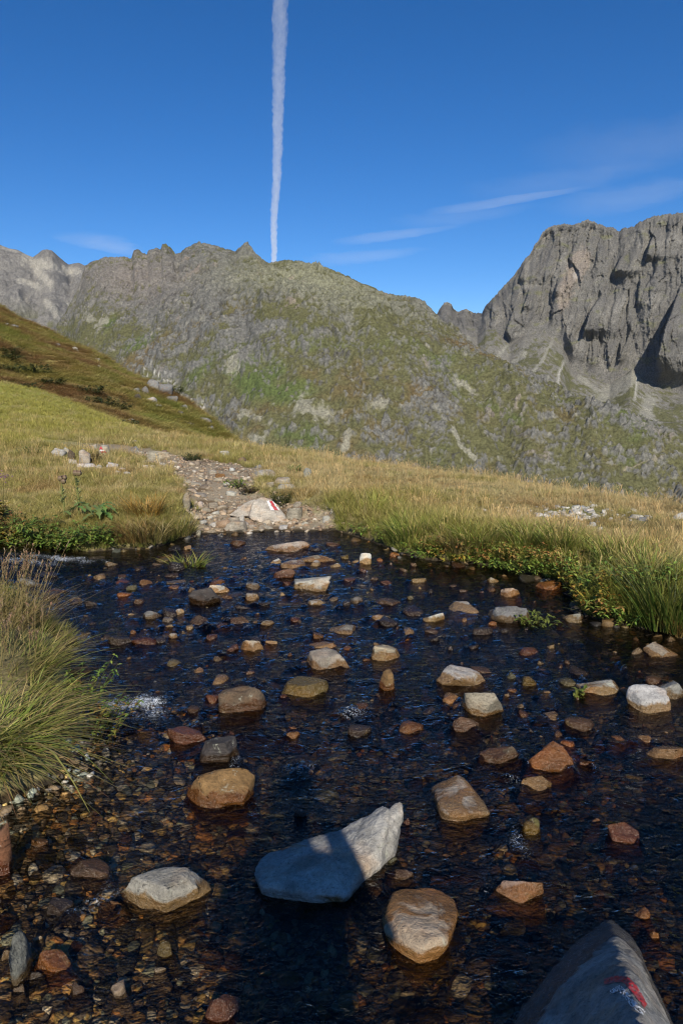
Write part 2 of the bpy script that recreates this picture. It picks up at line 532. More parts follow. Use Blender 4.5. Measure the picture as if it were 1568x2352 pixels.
# ---- the broad middle mountain
def middle_mountain():
    ridge = table([(-900,1100,1300),(-200,980,1300),(20,880,1330),(60,830,1350),(100,785,1380),(128,752,1400),(152,716,1430),(172,680,1455),(186,645,1480),(196,612,1500),(215,600,1500),(240,591,1490),(262,592,1480),(285,591,1470),(303,596,1470),(307,576,1470),
                   (318,574,1468),(327,581,1466),(337,586,1464),(343,574,1462),(360,571,1460),(370,575,1458),(373,563,1457),(382,562,1456),(396,575,1455),(404,586,1450),(415,582,1445),(425,572,1440),(438,568,1435),
                   (446,562,1430),(458,557,1425),(470,561,1420),(490,565,1410),(510,573,1400),(528,578,1400),(540,583,1420),(546,576,1430),(556,574,1435),(560,572,1440),(566,571,1440),(571,575,1440),(580,581,1430),(592,590,1400),(603,600,1370),
                   (618,606,1340),(640,601,1320),(660,598,1310),(700,604,1300),(740,613,1290),(775,627,1270),(800,638,1260),(830,654,1240),(860,664,1230),(885,676,1220),(905,679,1210),(930,680,1200),(955,687,1190),(975,697,1180),(990,714,1170),(1003,728,1160),
                   (1030,752,1120),(1060,780,1080),(1100,815,1040),(1140,848,1000),(1180,868,960),(1230,890,930),(1270,908,900),(1300,930,880),(1350,942,860),(1400,955,850),(1450,985,830),(1500,1010,810),(1568,1042,790),(1800,1120,760),(2600,1300,720)])
    should = table([(-900,1150,1000),(0,900,1050),(150,860,1100),(200,800,1130),(300,750,1120),(400,715,1090),(500,700,1040),(600,690,980),(680,695,950),(760,712,930),(850,738,910),(950,780,900),(1050,822,880),(1130,862,860),(1200,900,830),(1300,955,800),(1400,985,780),(1568,1075,740),(1800,1150,720),(2600,1330,690)])
    S = scol(-0.56, 0.56, 760, -1.15, 1.15, 70)
    zr, Yr = lookup(ridge, S); zs, Ys = lookup(should, S)
    zs = np.minimum(zs, zr-8); Ys = np.minimum(Ys, Yr-30)
    Yf = np.minimum(600, Ys-100); zf = -205 + 0*S
    nt = 330
    t = np.concatenate([np.linspace(0, 1, nt), [1.02, 1.06, 1.14, 1.3]])[:, None]
    k = 0.60
    a = np.clip(t/k, 0, 1); b = np.clip((t-k)/(1-k), 0, 1); c = np.clip((t-1)/0.3, 0, 1)
    Y = Yf*(1-a) + Ys*a + (Yr-Ys)*b + 260*c
    Z = zf*(1-a**1.05) + zs*a**1.05 + (zr-zs)*b**1.0 - 240*c
    Zs = smooth_rows(Z, 22); w = sstep(1.0, 0.93, t)*sstep(0, 0.03, t)
    Z = Z*(1-w) + Zs*w
    X = S[None, :]*Y
    env = (sstep(1.0, 0.90, t)*0.88+0.12)*sstep(0, 0.05, t)*(t <= 1)
    # broad gullies running down the flank, then ribs, then crags
    wx = X + 60*fbm(X/170, Y/170, 0, 2, 41)
    Z = Z + env*(30*fbm(X/260, Y/330, 0, 3, 42) + 26*ridged((wx+0.35*Y)/95, Y/260, 0, 3, 43) + 5*ridged((wx-0.5*Y)/40, Y/100, 0, 3, 44) - 12)
    P = np.stack([X, Y, Z], -1); px, py = project(P)
    up = sstep(1000, 620, py)
    n1 = fbm(X/120, Y/120, 0, 4, 51); n2 = fbm(X/36, Y/30, Z/18, 4, 52); n3 = fbm(X/8.5, Y/7, Z/4.2, 3, 53)
    rk = 0.55*fbm(wx/85, Y/85, Z/60, 3, 45) + 0.65*ridged((wx-0.2*Y)/48, Y/60, Z/24, 4, 46, 0.62) + 0.50*n2 + 0.75*n3 - 0.50
    def ledges(step, tilt, wob, sd_):
        ph = (Z + tilt*X + wob*step*fbm(X/(2.6*step), Y/(3.5*step), Z/(2.2*step), 4, sd_, 0.6))/step
        f = ph-np.floor(ph)
        g = np.where(f < 0.5, 0.0, sstep(0.5, 0.92, f))*sstep(1.0, 0.985, f) + (f >= 0.985)*0.0
        return g - f, np.exp(-((f-0.72)/0.20)**2)
    l1, r1 = ledges(17.0, 0.22, 2.6, 55)
    l2, r2 = ledges(8.0, -0.30, 2.4, 58)
    lm = sstep(-0.10, 0.22, fbm(X/48, Y/60, Z/40, 3, 59) + 0.12)
    rk = rk + 0.50*(r1-0.42)*lm + 0.34*(r2-0.42)
    st = 0.5*r1+0.5*r2
    Z = Z + env*(7.5*(l1+0.5)*lm + 3.4*(l2+0.5)*sstep(-0.2, 0.2, n2+0.1))
    rk = rk + 0.16*up + 0.45*blob(px, py, 300, 650, 170, 80) + 0.35*blob(px, py, 500, 700, 150, 120, 30) + 0.3*blob(px, py, 760, 650, 170, 50, 15)
    rk = rk - 0.6*blob(px, py, 590, 880, 80, 55) - 0.55*blob(px, py, 690, 900, 90, 35) - 0.3*blob(px, py, 900, 770, 120, 30, 20) - 0.35*blob(px, py, 640, 720, 120, 22, 8) - 0.5*blob(px, py, 230, 760, 60, 40, -45) - 0.3*blob(px, py, 850, 900, 200, 60)
    rk = rk + 0.5*blob(px, py, 1000, 930, 45, 70, -20) + 0.35*blob(px, py, 560, 800, 60, 60) + 0.35*blob(px, py, 300, 1000, 60, 60)
    crag = sstep(-0.05, 0.28, rk)
    d1, d2, cv = cells((wx+0.3*Y)/13, (Y-0.2*X)/17 + Z/23, 9)
    fine = ridged(X/10, Y/9, Z/5, 3, 47, 0.65)
    Z = Z + env*crag*(1.0*cv + 1.3*fine + 1.2*st + 1.4*sstep(0.1, 0.6, rk)) + env*1.3*fbm(X/6, Y/6, 0, 2, 48)
    top = sstep(0.955, 1.0, t)*(t <= 1)
    Z = Z + top*3.6*(ridged(X/6, Y/40, 0, 3, 49)-0.3)
    # boulders strewn over the grass
    b1, b2, bv = cells(X/7.0, Y/7.5, 77)
    bould = (bv > 0.66)*sstep(0.0, -0.12, b1-0.15-0.9*(bv-0.66))
    Z = Z + env*bould*1.5
    gr = np.zeros(X.shape+(3,)) + np.array([0.113, 0.110, 0.052])
    gr = mixc(gr, (0.135, 0.100, 0.048), sstep(0.0, 0.35, n1 + 0.4*n2)*sstep(640, 780, py))
    gr = mixc(gr, (0.092, 0.115, 0.038), sstep(0.05, 0.4, -n1 + 0.4*n2)*sstep(720, 850, py)*0.8)
    gg = np.maximum.reduce([blob(px, py, 590, 885, 75, 50), blob(px, py, 660, 900, 90, 35), 0.8*blob(px, py, 330, 790, 70, 16, -25), 0.7*blob(px, py, 255, 745, 40, 14, -50), 0.8*blob(px, py, 700, 1010, 60, 18), 0.6*blob(px, py, 1150, 950, 80, 25, 20), 0.5*blob(px, py, 1400, 1040, 120, 25, 25)])
    gr = mixc(gr, (0.090, 0.126, 0.038), 0.75*sstep(0.2, 0.9, gg + 0.7*n2 + 0.3*n3))
    ro = np.zeros(X.shape+(3,)) + np.array([0.152, 0.149, 0.136])
    ro = mixc(ro, (0.235, 0.222, 0.18), sstep(0.15, 0.45, n3)*0.8)
    ro = mixc(ro, (0.085, 0.080, 0.074), sstep(0.0, 0.35, -n2 - 0.8*n3))  # dark tone in the noise hollows, painted as shadowed crevices of the crags
    ro = mixc(ro, (0.225, 0.222, 0.145), 0.85*blob(px, py, 790, 660, 200, 70, 22) + 0.55*blob(px, py, 600, 640, 120, 40))
    ro = mixc(ro, (0.22, 0.19, 0.165), 0.7*blob(px, py, 300, 640, 120, 60))
    ro = mixc(ro, (0.30, 0.24, 0.19), sstep(0.25, 0.5, fbm(X/45, Y/60, 0, 3, 54))*0.6)
    m = np.clip(sstep(-0.10, 0.22, rk) + 0.8*bould, 0, 1)
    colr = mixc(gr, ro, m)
    sc = np.maximum.reduce([blob(px, py, 700, 935, 30, 28, 20), blob(px, py, 735, 950, 35, 20, 15), 0.9*blob(px, py, 575, 960, 45, 14, 8), blob(px, py, 1065, 890, 55, 9, 28), 0.9*blob(px, py, 870, 935, 30, 10),
                            blob(px, py, 235, 745, 24, 9, -45), blob(px, py, 210, 735, 16, 10), 0.9*blob(px, py, 535, 840, 18, 30), streak(px, py, [(1040,985),(1060,1030),(1090,1060)], 6), streak(px, py, [(790,1035),(800,1000)], 10), 0.8*blob(px, py, 590, 1010, 30, 15)])
    sc = sstep(0.30, 0.75, sc + 0.9*n3 + 0.5*n2)
    colr = mixc(colr, (0.285, 0.272, 0.215), sc*0.8)
    pale = (streak(px, py, [(345,860),(410,910),(470,945)], 16))*(bv > 0.5)*sstep(0.34, 0.2, b1)
    colr = mixc(colr, (0.52, 0.50, 0.44), pale)
    colr = mixc(colr, (0.30, 0.26, 0.19), streak(px, py, [(1430,1085),(1470,1070),(1520,1060)], 2.0)*0.8)
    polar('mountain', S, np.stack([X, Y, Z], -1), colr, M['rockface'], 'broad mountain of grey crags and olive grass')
middle_mountain()

# ---- the tall cliffs and the little pinnacles of the pass
def cliff_mountain():
    ridge = table([(500,760,2150),(900,790,2100),(960,770,2080),(990,745,2060),(1003,722,2050),(1012,708,2050),(1020,698,2050),(1028,696,2050),(1036,701,2050),(1041,712,2050),(1050,720,2050),(1058,717,2050),(1066,712,2050),(1074,714,2050),(1086,722,2040),(1097,722,2030),(1106,722,2000),
                   (1112,708,1990),(1122,697,1980),(1133,686,1975),(1148,668,1970),(1164,652,1965),(1178,637,1960),(1195,613,1955),(1206,596,1950),(1215,590,1950),(1226,566,1950),(1236,554,1950),(1246,536,1950),(1258,527,1950),(1275,520,1950),(1296,517,1950),(1312,522,1950),
                   (1325,515,1945),(1338,511,1940),(1348,507,1935),(1358,511,1935),(1375,517,1930),(1392,525,1930),(1408,524,1930),(1419,536,1930),(1430,527,1920),(1450,524,1910),(1465,515,1900),(1480,507,1890),(1500,500,1880),(1530,496,1860),(1568,491,1840),(1700,470,1800),(1900,500,1750),(2400,620,1700)])
    base = table([(500,860,1750),(900,850,1750),(990,800,1800),(1020,765,1850),(1060,760,1850),(1095,775,1840),(1115,760,1820),(1140,762,1800),(1170,797,1740),(1200,775,1760),(1250,765,1760),(1290,795,1730),(1310,850,1690),(1360,872,1670),(1400,885,1660),(1450,852,1670),(1480,880,1640),(1520,900,1620),(1568,908,1600),(1700,920,1580),(2400,960,1550)])
    S = np.concatenate([np.linspace(-0.2, 0.12, 40, endpoint=False), np.linspace(0.12, 0.56, 400, endpoint=False), np.linspace(0.56, 1.1, 80)])
    zr, Yr = lookup(ridge, S); zb, Yb = lookup(base, S)
    zb = np.minimum(zb, zr-12)
    n0, n1r = 110, 270
    a = np.linspace(0, 1, n0, endpoint=False)[:, None]
    b = np.concatenate([np.linspace(0, 1, n1r), [1.0]])[:, None]
    Yf, zf = 980 + 0*S, -120 + 0*S
    Yl = Yf + (Yb-Yf)*a; Zl = zf + (zb-zf)*a**1.25
    bb = np.linspace(0, 1, n1r)[:, None]
    Yu = Yb + (Yr-Yb)*bb**1.15; Zu = zb + (zr-zb)*bb
    Y = np.vstack([Yl, Yu]); Z = np.vstack([Zl, Zu])
    T = np.vstack([a-1, bb])                       # <0 below the foot of the cliff
    X = S[None, :]*Y
    P = np.stack([X, Y, Z], -1); px, py = project(P)
    cl = sstep(-0.03, 0.20, T)
    envt = sstep(1.0, 0.94, T)*0.9+0.1
    u = X - 0.28*Z
    warp = 18*fbm(u/70, Z/110, 0, 3, 61)
    rib = 46*ridged((u+warp)/150, Z/620, 0, 2, 62) + 26*ridged((u+warp)/58, Z/300, 0, 3, 63) + 12*ridged((u+0.6*warp)/23, Z/90, 0, 3, 64, 0.6)
    v = (u+warp)/34.0
    saw = (v - np.floor(v))
    rib = rib + 11*(1-saw)*sstep(-0.2, 0.3, fbm(u/90, Z/160, 0, 2, 65))
    rib = rib + 7*fbm(u/14, Z/26, 0, 4, 66, 0.6) + 3.5*fbm(X/5, Z/7, 0, 2, 67)
    d1, d2, cv = cells((u+warp)/25, Z/150, 68)
    rib = rib + 24*cv
    e1, e2, ev = cells((u+0.5*warp)/9, Z/42, 69)
    rib = rib + 9*ev
    step = np.zeros(X.shape)
    for pts, amp, wid in [([(1182,700),(1170,730),(1160,765),(1168,790)], 40, 60), ([(1382,672),(1364,700),(1352,718),(1338,765)], 55, 60), ([(1432,580),(1418,600),(1408,625)], 40, 60),
                          ([(1568,640),(1545,700),(1525,755),(1505,830),(1500,890)], 95, 120), ([(1502,530),(1490,560),(1482,590)], 38, 50), ([(1305,770),(1297,790),(1293,830)], 28, 30),
                          ([(1215,660),(1205,690),(1200,705)], 30, 40), ([(1280,640),(1272,670)], 26, 30), ([(1480,850),(1470,880)], 26, 30), ([(1205,600),(1190,640)], 25, 40), ([(1130,690),(1126,720)], 22, 30),
                          ([(1355,780),(1345,840)], 18, 30), ([(1250,700),(1240,730)], 16, 25), ([(1425,770),(1418,830)], 18, 28), ([(1470,620),(1462,700)], 20, 30)]:
        ys = np.array([p[1] for p in pts], float); xs = np.array([p[0] for p in pts], float)
        lx = np.interp(py, ys, xs) + 3*fbm(py/9, px*0, 0, 3, 69)
        ln = ys[-1]-ys[0]
        win = sstep(ys[0]-8, ys[0]+0.55*ln, py)*sstep(ys[-1]+16, ys[-1]-0.15*ln, py)
        d = px-lx
        step = step + amp*win*np.where(d > 0, np.exp(-d/wid), 0)*sstep(-1, 1.5, d)
    disp = (0.95*rib-64)*envt*cl + 1.45*step*cl*envt
    Y2 = Y - disp
    Z2 = Z + (1-cl)*(12*fbm(X/80, Y/120, 0, 4, 71) + 6*ridged((X+0.4*Y)/40, Y/110, 0, 3, 72) + 2.0*fbm(X/9, Y/12, 0, 3, 73))*sstep(-1, -0.9, T)
    X2 = S[None, :]*Y2*cl + X*(1-cl)
    Z2 = CAMZ + (Z2-CAMZ)*np.where(cl > 0, 1+(Y2/Y-1)*cl, 1)
    tp = sstep(0.96, 1.0, T)
    Z2 = Z2 + tp*9*(ridged(X/15, Y*0, 0, 4, 74, 0.6)-0.35)
    # the far side
    Xb = np.stack([X2[-1]*1.02, X2[-1]*1.12]); Yb2 = np.stack([Y2[-1]+40, Y2[-1]+260]); Zb2 = np.stack([Z2[-1]-30, Z2[-1]-300])
    n1 = fbm(u/40, Z/60, Y/60, 4, 75); n2 = fbm(u/9, Z/14, Y/14, 3, 76)
    ro = np.zeros(X.shape+(3,)) + np.array([0.142, 0.136, 0.124])
    ro = mixc(ro, (0.20, 0.19, 0.17), sstep(0.0, 0.4, n1 + 0.5*n2))
    ro = mixc(ro, (0.120, 0.115, 0.110), sstep(0.05, 0.4, -n1 + 0.5*n2))
    ro = mixc(ro, (0.15, 0.15, 0.085), sstep(0.15, 0.4, fbm(u/30, Z/22, 0, 4, 77))*0.75)
    warm = blob(px, py, 1310, 640, 22, 60, 20) + blob(px, py, 1335, 600, 22, 30) + 0.7*blob(px, py, 1290, 690, 14, 30)
    ro = mixc(ro, (0.27, 0.225, 0.185), sstep(0.25, 0.9, warm + 0.7*n2)*0.7)
    ro = mixc(ro, (0.34, 0.31, 0.28), sstep(0.5, 1.0, blob(px, py, 1322, 630, 12, 18, 25) + 0.4*n2))
    m1 = fbm(X/60, Y/90, 0, 4, 78); m2 = fbm(X/12, Y/18, 0, 3, 79)
    gr = np.zeros(X.shape+(3,)) + np.array([0.122, 0.120, 0.058])
    gr = mixc(gr, (0.135, 0.115, 0.055), sstep(0.0, 0.4, m1))
    gr = mixc(gr, (0.20, 0.19, 0.165), sstep(-0.05, 0.2, m1*0.7 + m2*0.7 + 0.25*sstep(-0.25, -0.02, T)))
    sc = np.maximum.reduce([streak(px, py, [(1105,725),(1100,745),(1080,765),(1060,800)], 10), streak(px, py, [(1165,797),(1140,820),(1125,838)], 4.5), streak(px, py, [(1272,770),(1262,800),(1240,840),(1210,880)], 4.5),
                            streak(px, py, [(1294,835),(1282,860),(1280,885),(1295,912),(1308,925)], 5.5), streak(px, py, [(1462,862),(1430,885),(1400,905),(1365,940)], 24), streak(px, py, [(1463,850),(1462,880),(1456,920)], 5),
                            streak(px, py, [(1490,925),(1480,960),(1510,1000)], 22), streak(px, py, [(1205,815),(1180,835)], 7), streak(px, py, [(1390,945),(1350,945),(1430,950)], 14), streak(px, py, [(1250,905),(1300,925)], 12), 0.8*streak(px, py, [(1330,870),(1370,905)], 8)])
    gr = mixc(gr, (0.28, 0.27, 0.225), 0.85*sstep(0.3, 0.8, sc + 0.7*m2 + 0.3*m1))
    white = np.maximum.reduce([streak(px, py, [(1294,838),(1283,860),(1281,885),(1296,912),(1306,924)], 2.2), streak(px, py, [(1463,852),(1457,915)], 2.0)])
    gr = mixc(gr, (0.46, 0.44, 0.40), 0.6*sstep(0.4, 0.9, white + 0.5*m2))
    colr = mixc(gr, ro, sstep(-0.06, 0.03, T + 0.06*m2 + 0.05*m1))
    rows = np.concatenate([np.stack([X2, Y2, Z2], -1), np.stack([Xb, Yb2, Zb2], -1)])
    colr = np.concatenate([colr, colr[-1:], colr[-1:]])
    polar('cliff_mountain', S, rows, colr, M['rockface'], 'tall grey cliffs with scree fans beyond the pass')
cliff_mountain()

# ---- the pale far peak
def far_peak():
    ridge = table([(-900,700,2500),(-300,600,2500),(-120,575,2500),(-40,560,2500),(0,563,2500),(22,571,2500),(42,575,2500),(60,585,2500),(76,591,2500),(88,583,2500),(97,575,2490),(108,573,2490),(120,576,2490),(130,585,2500),(142,596,2510),(158,609,2520),(170,606,2520),(182,604,2520),(200,612,2520),(260,640,2500),(420,720,2450)])
    S = np.concatenate([np.linspace(-1.1, -0.56, 60, endpoint=False), np.linspace(-0.56, -0.25, 260)])
    zr, Yr = lookup(ridge, S)
    t = np.concatenate([np.linspace(0, 1, 220), [1.03, 1.2]])[:, None]
    tt = np.clip(t, 0, 1)
    Y = 1500 + (Yr-1500)*tt + 400*np.clip(t-1, 0, 1)/0.2
    Z = -60 + (zr+60)*tt**1.1 - 300*np.clip(t-1, 0, 1)/0.2
    X = S[None, :]*Y
    env = (sstep(1, 0.92, t)*0.9+0.1)*sstep(0, 0.06, t)*(t <= 1)
    wx = X + 70*fbm(X/160, Y/160, 0, 2, 81)
    Z = Z + env*(40*ridged((wx-0.5*Y)/170, Y/500, 0, 3, 82) + 20*ridged((wx-0.3*Y)/60, Y/150, 0, 4, 83) - 30)
    P = np.stack([X, Y, Z], -1); px, py = project(P)
    n1 = fbm(wx/80, Y/120, 0, 4, 84); n2 = fbm(X/16, Y/24, Z/16, 4, 85)
    rk = ridged((wx-0.3*Y)/60, Y/150, 0, 4, 83)
    Z = Z + env*sstep(0.1, 0.5, rk)*(8*ridged(X/18, Y/26, 0, 3, 86))
    colr = np.zeros(X.shape+(3,)) + np.array([0.20, 0.19, 0.175])
    colr = mixc(colr, (0.12, 0.115, 0.11), sstep(0.05, 0.4, n2 + 0.2*rk)*0.8)
    gr = sstep(680, 780, py)*sstep(-0.2, 0.2, n1 + 0.5*n2)
    colr = mixc(colr, (0.125, 0.125, 0.05), gr*0.9)
    sc = np.maximum.reduce([blob(px, py, 95, 610, 60, 16, 12), blob(px, py, 160, 625, 40, 12, 5), streak(px, py, [(60,590),(85,620),(115,655)], 12), 0.9*blob(px, py, 70, 655, 40, 9, 20), blob(px, py, 20, 573, 30, 6, 15), 0.9*streak(px, py, [(110,700),(140,735)], 11), 0.9*blob(px, py, 175, 715, 30, 10, 30), 0.8*blob(px, py, 45, 690, 20, 8)])
    colr = mixc(colr, (0.33, 0.31, 0.265), 0.9*sstep(0.25, 0.8, sc + 0.9*n2 + 0.4*n1))
    polar('far_peak', S, np.stack([X, Y, Z], -1), colr, M['rockface'], 'pale rocky peak with scree behind the valley')
far_peak()

# ---- the heath-covered hillside on one flank
HILL = table([(-900,420,190),(-300,560,175),(0,702,150),(40,727,146),(70,742,140),(100,756,135),(160,784,125),(220,813,112),(290,853,100),(350,882,90),(400,911,82),(450,948,75),(500,984,68),(540,1010,62),(600,1060,55),(700,1150,50)])
def hill_pt(s, t):
    zr, Yr = lookup(HILL, s)
    Y0 = 30.0; Z0 = -1.5 - 2.2*sstep(-0.38, -0.15, s) - 3.0*sstep(-0.2, -0.05, s)
    tt = np.clip(t, 0, 1)
    Y = Y0 + (Yr-Y0)*tt + 25*np.clip(t-1, 0, 1)/0.15
    Z = Z0 + (zr-Z0)*tt**0.92 - 16*np.clip(t-1, 0, 1)/0.15
    X = s*Y
    env = (sstep(1, 0.93, t)*0.85+0.15)*(t <= 1)
    Z = Z + env*(1.6*fbm(X/22, Y/22, 0, 3, 91) + 0.5*fbm(X/5, Y/5, 0, 3, 92) + 0.13*fbm(X/1.2, Y/1.2, 0, 2, 93))
    return X, Y, Z
def hillside():
    S = np.concatenate([np.linspace(-1.1, -0.56, 60, endpoint=False), np.linspace(-0.56, -0.05, 330)])
    t = np.concatenate([np.linspace(0, 1, 240), [1.02, 1.15]])[:, None]
    X, Y, Z = hill_pt(S[None, :]+0*t, t+0*S[None, :])
    px, py = project(np.stack([X, Y, Z], -1))
    n1 = fbm(X/14, Y/20, 0, 4, 94); n2 = fbm(X/2.5, Y/4, 0, 4, 95)
    colr = np.zeros(X.shape+(3,)) + np.array([0.30, 0.26, 0.085])
    colr = mixc(colr, (0.25, 0.17, 0.08), sstep(-0.05, 0.3, n1 + 0.4*n2 + 0.35*blob(px, py, 230, 870, 130, 60, 25)))
    colr = mixc(colr, (0.23, 0.24, 0.065), sstep(0.02, 0.3, -n1 + 0.5*n2))
    colr = mixc(colr, (0.16, 0.13, 0.05), sstep(0.2, 0.4, n2)*0.7)
    polar('hillside', S, np.stack([X, Y, Z], -1), colr, M['heath'], 'hillside of brown heath and olive grass')
hillside()

# ------------------------------------------------------------------ stones
_ico = {}
def ico(sub):
    if sub not in _ico:
        bm = bmesh.new(); bmesh.ops.create_icosphere(bm, subdivisions=sub, radius=1.0)
        _ico[sub] = (np.array([v.co[:] for v in bm.verts]), np.array([[v.index for v in f.verts] for f in bm.faces])); bm.free()
    return _ico[sub]

def stone_verts(seed, sub=3, cuts=9, block=0.75, rough=0.065, round_=0.3):
    """a broken stone: planes sliced off a lumpy body; few cuts leave it water-worn"""
    rng = np.random.default_rng(seed)
    V, Fc = ico(sub)
    V = np.sign(V)*np.abs(V)**block
    V = V/np.abs(V).max()
    o = rng.uniform(0, 100, 3)
    V = V*(1 + 0.6*perlin(V[:, 0]*1.1+o[0], V[:, 1]*1.1+o[1], V[:, 2]*0.8+o[2], 3))[:, None]
    worn = cuts < 5
    planes = []
    tilt = rng.normal(0, 0.34, 2)
    planes.append((np.array([tilt[0], tilt[1], 1.0]), rng.uniform(0.38, 0.6) + 0.2*worn))
    a0 = rng.uniform(0, 6.28); ns = rng.integers(4, 7)
    for k in range(ns):
        a = a0 + 6.283*k/ns + rng.normal(0, 0.25)
        planes.append((np.array([math.cos(a), math.sin(a), rng.normal(0.12, 0.28)]), rng.uniform(0.55, 0.85) + 0.12*worn))
    for k in range(cuts):
        n = rng.normal(size=3); n[2] = abs(n[2])*0.9
        planes.append((n, rng.uniform(0.58, 0.86) + 0.1*worn))
    for n, d in planes:
        n = n/np.linalg.norm(n)
        ex = np.clip(V@n - d, 0, None)
        V = V - np.outer(ex*(1.0-0.35*worn), n)
    f = fbm(V[:, 0]*1.7+o[0], V[:, 1]*1.7+o[1], V[:, 2]*1.7+o[2], 4, seed % 97)
    g = ridged(V[:, 0]*2.6+o[1], V[:, 1]*2.6+o[2], V[:, 2]*5+o[0], 3, seed % 89)
    V = V*(1 + rough*1.4*f + rough*(0.9-0.5*worn)*g)[:, None]
    V = V - (V.max(0)+V.min(0))/2
    V = V/(V.max(0))
    return V, Fc

PAL = {'tan': (0.37, 0.325, 0.255), 'pale': (0.44, 0.42, 0.365), 'grey': (0.24, 0.235, 0.22), 'white': (0.56, 0.545, 0.50), 'brown': (0.15, 0.11, 0.075), 'dark': (0.075, 0.066, 0.06),
       'amber': (0.27, 0.165, 0.07), 'orange': (0.36, 0.185, 0.06), 'red': (0.18, 0.10, 0.065), 'green': (0.20, 0.225, 0.17), 'blue': (0.19, 0.235, 0.235), 'olive': (0.24, 0.21, 0.07), 'pink': (0.42, 0.33, 0.27)}
WORD = {'tan': 'tan', 'pale': 'pale buff', 'grey': 'grey', 'white': 'whitish', 'brown': 'brown', 'dark': 'blackish', 'amber': 'amber', 'orange': 'orange', 'red': 'reddish brown', 'green': 'greenish grey', 'blue': 'bluish grey', 'olive': 'olive', 'pink': 'pinkish grey'}
rnd = random.Random(7)

STONES = []; DRY = []
LANDMARKS = []; UNNAMED = []
def add_stone(px, bottom, w, h, col, mode='stream', label=None, group=None, name='stone', dr=None, cuts=9, sub=None, rot=0.0, seed=None, block=None, zbase=0.0, hit=None):
    """w, h: breadth and height of the stone's outline on the survey sheet; bottom: where its front meets water or ground"""
    p = at_z(px, bottom, zbase) if hit is None else hit
    zb = p[2]
    dep = p[1]*cp - (zb-CAMZ)*sp
    ww = w/F*dep
    delta = math.atan2(CAMZ-zb, p[1])
    D = ww*(dr if dr else rnd.uniform(0.55, 0.8))
    hh = h/F*dep
    D = min(D, 0.85*hh/max(0.15, math.sin(delta)))
    H = (hh - D*math.sin(delta)*0.62)/math.cos(delta)
    H = max(H, 0.22*hh)
    if mode != 'dry' and w < 62 and not dr:      # small stones lie flat
        H = min(H, 0.42*ww); D = min(0.9*ww, max(D, (hh-H*math.cos(delta))/max(0.2, math.sin(delta))*0.9))
    seed = seed if seed is not None else rnd.randrange(10**6)
    if sub is None: sub = 4 if w > 50 else (3 if w > 20 else 2)
    V, Fc = stone_verts(seed, sub, cuts, block or rnd.uniform(0.8, 1.0))
    under = {'stream': 0.10, 'wet': 0.08, 'dry': 0.35*H+0.02, 'sunk': 0.06}[mode]
    if mode == 'sunk':
        top = -0.012; zc = top - H*0.5; hz = max(H*0.6, 0.03)
        zc = top-hz
    else:
        hz = (H+under)/2; zc = H-hz
    V = V*np.array([ww/2, D/2, hz])
    if mode in ('stream', 'wet'):       # a stone spreads out below the water where it is bedded
        fl = 1 + np.clip(-(V[:, 2]+zc)-0.015, 0, 0.10)/max(ww, 0.04)*0.9
        fl = np.minimum(fl, 2.4)
        V[:, 0] *= fl; V[:, 1] *= fl
    c, s = math.cos(rot), math.sin(rot)
    V = np.stack([V[:, 0]*c - V[:, 2]*s*1.0, V[:, 1], V[:, 2]*c + V[:, 0]*s], -1)
    V[:, 2] += zc
    me = make_mesh(name, V, Fc, {'stream': M['stream'], 'wet': M['wet'], 'dry': M['dry'], 'sunk': M['wet']}[mode])
    o = obj(name, me, None, (p[0], p[1]+D*0.42, zb))
    if mode == 'dry' and p[1] < 30: DRY.append((p[0], p[1]+D*0.42, ww/2))
    if mode in ('stream', 'wet'): STONES.append((p[0], p[1]+D*0.42, ww/2))
    k = PAL[col]; j = rnd.uniform(0.74, 0.98)
    o.color = (k[0]*j, k[1]*j*rnd.uniform(0.97, 1.03), k[2]*j*rnd.uniform(0.93, 1.07), 1)
    if label is None:
        big = 'broad' if w > 95 else ('fist-sized' if w > 48 else 'small')
        st = {'stream': 'stone with a dry top standing out of the stream', 'wet': 'stone soaked by the stream, barely breaking its surface', 'dry': 'stone lying on the stony path', 'sunk': 'stone lying under the clear stream water'}[mode]
        label = f'{big} {WORD[col]} {st}'
        group = {'stream': 'stones standing out of the stream', 'wet': 'soaked stones at the water surface', 'dry': 'stones on the path', 'sunk': 'stones under the water'}[mode]
        UNNAMED.append((o, f'{big} {WORD[col]} ' + {'stream': 'stone with a dry top', 'wet': 'stone soaked by the stream', 'dry': 'stone on the path', 'sunk': 'stone under clear water'}[mode]))
    elif group is None: LANDMARKS.append((o, label, mode == 'dry'))
    tag(o, label, 'stone', group)
    return o

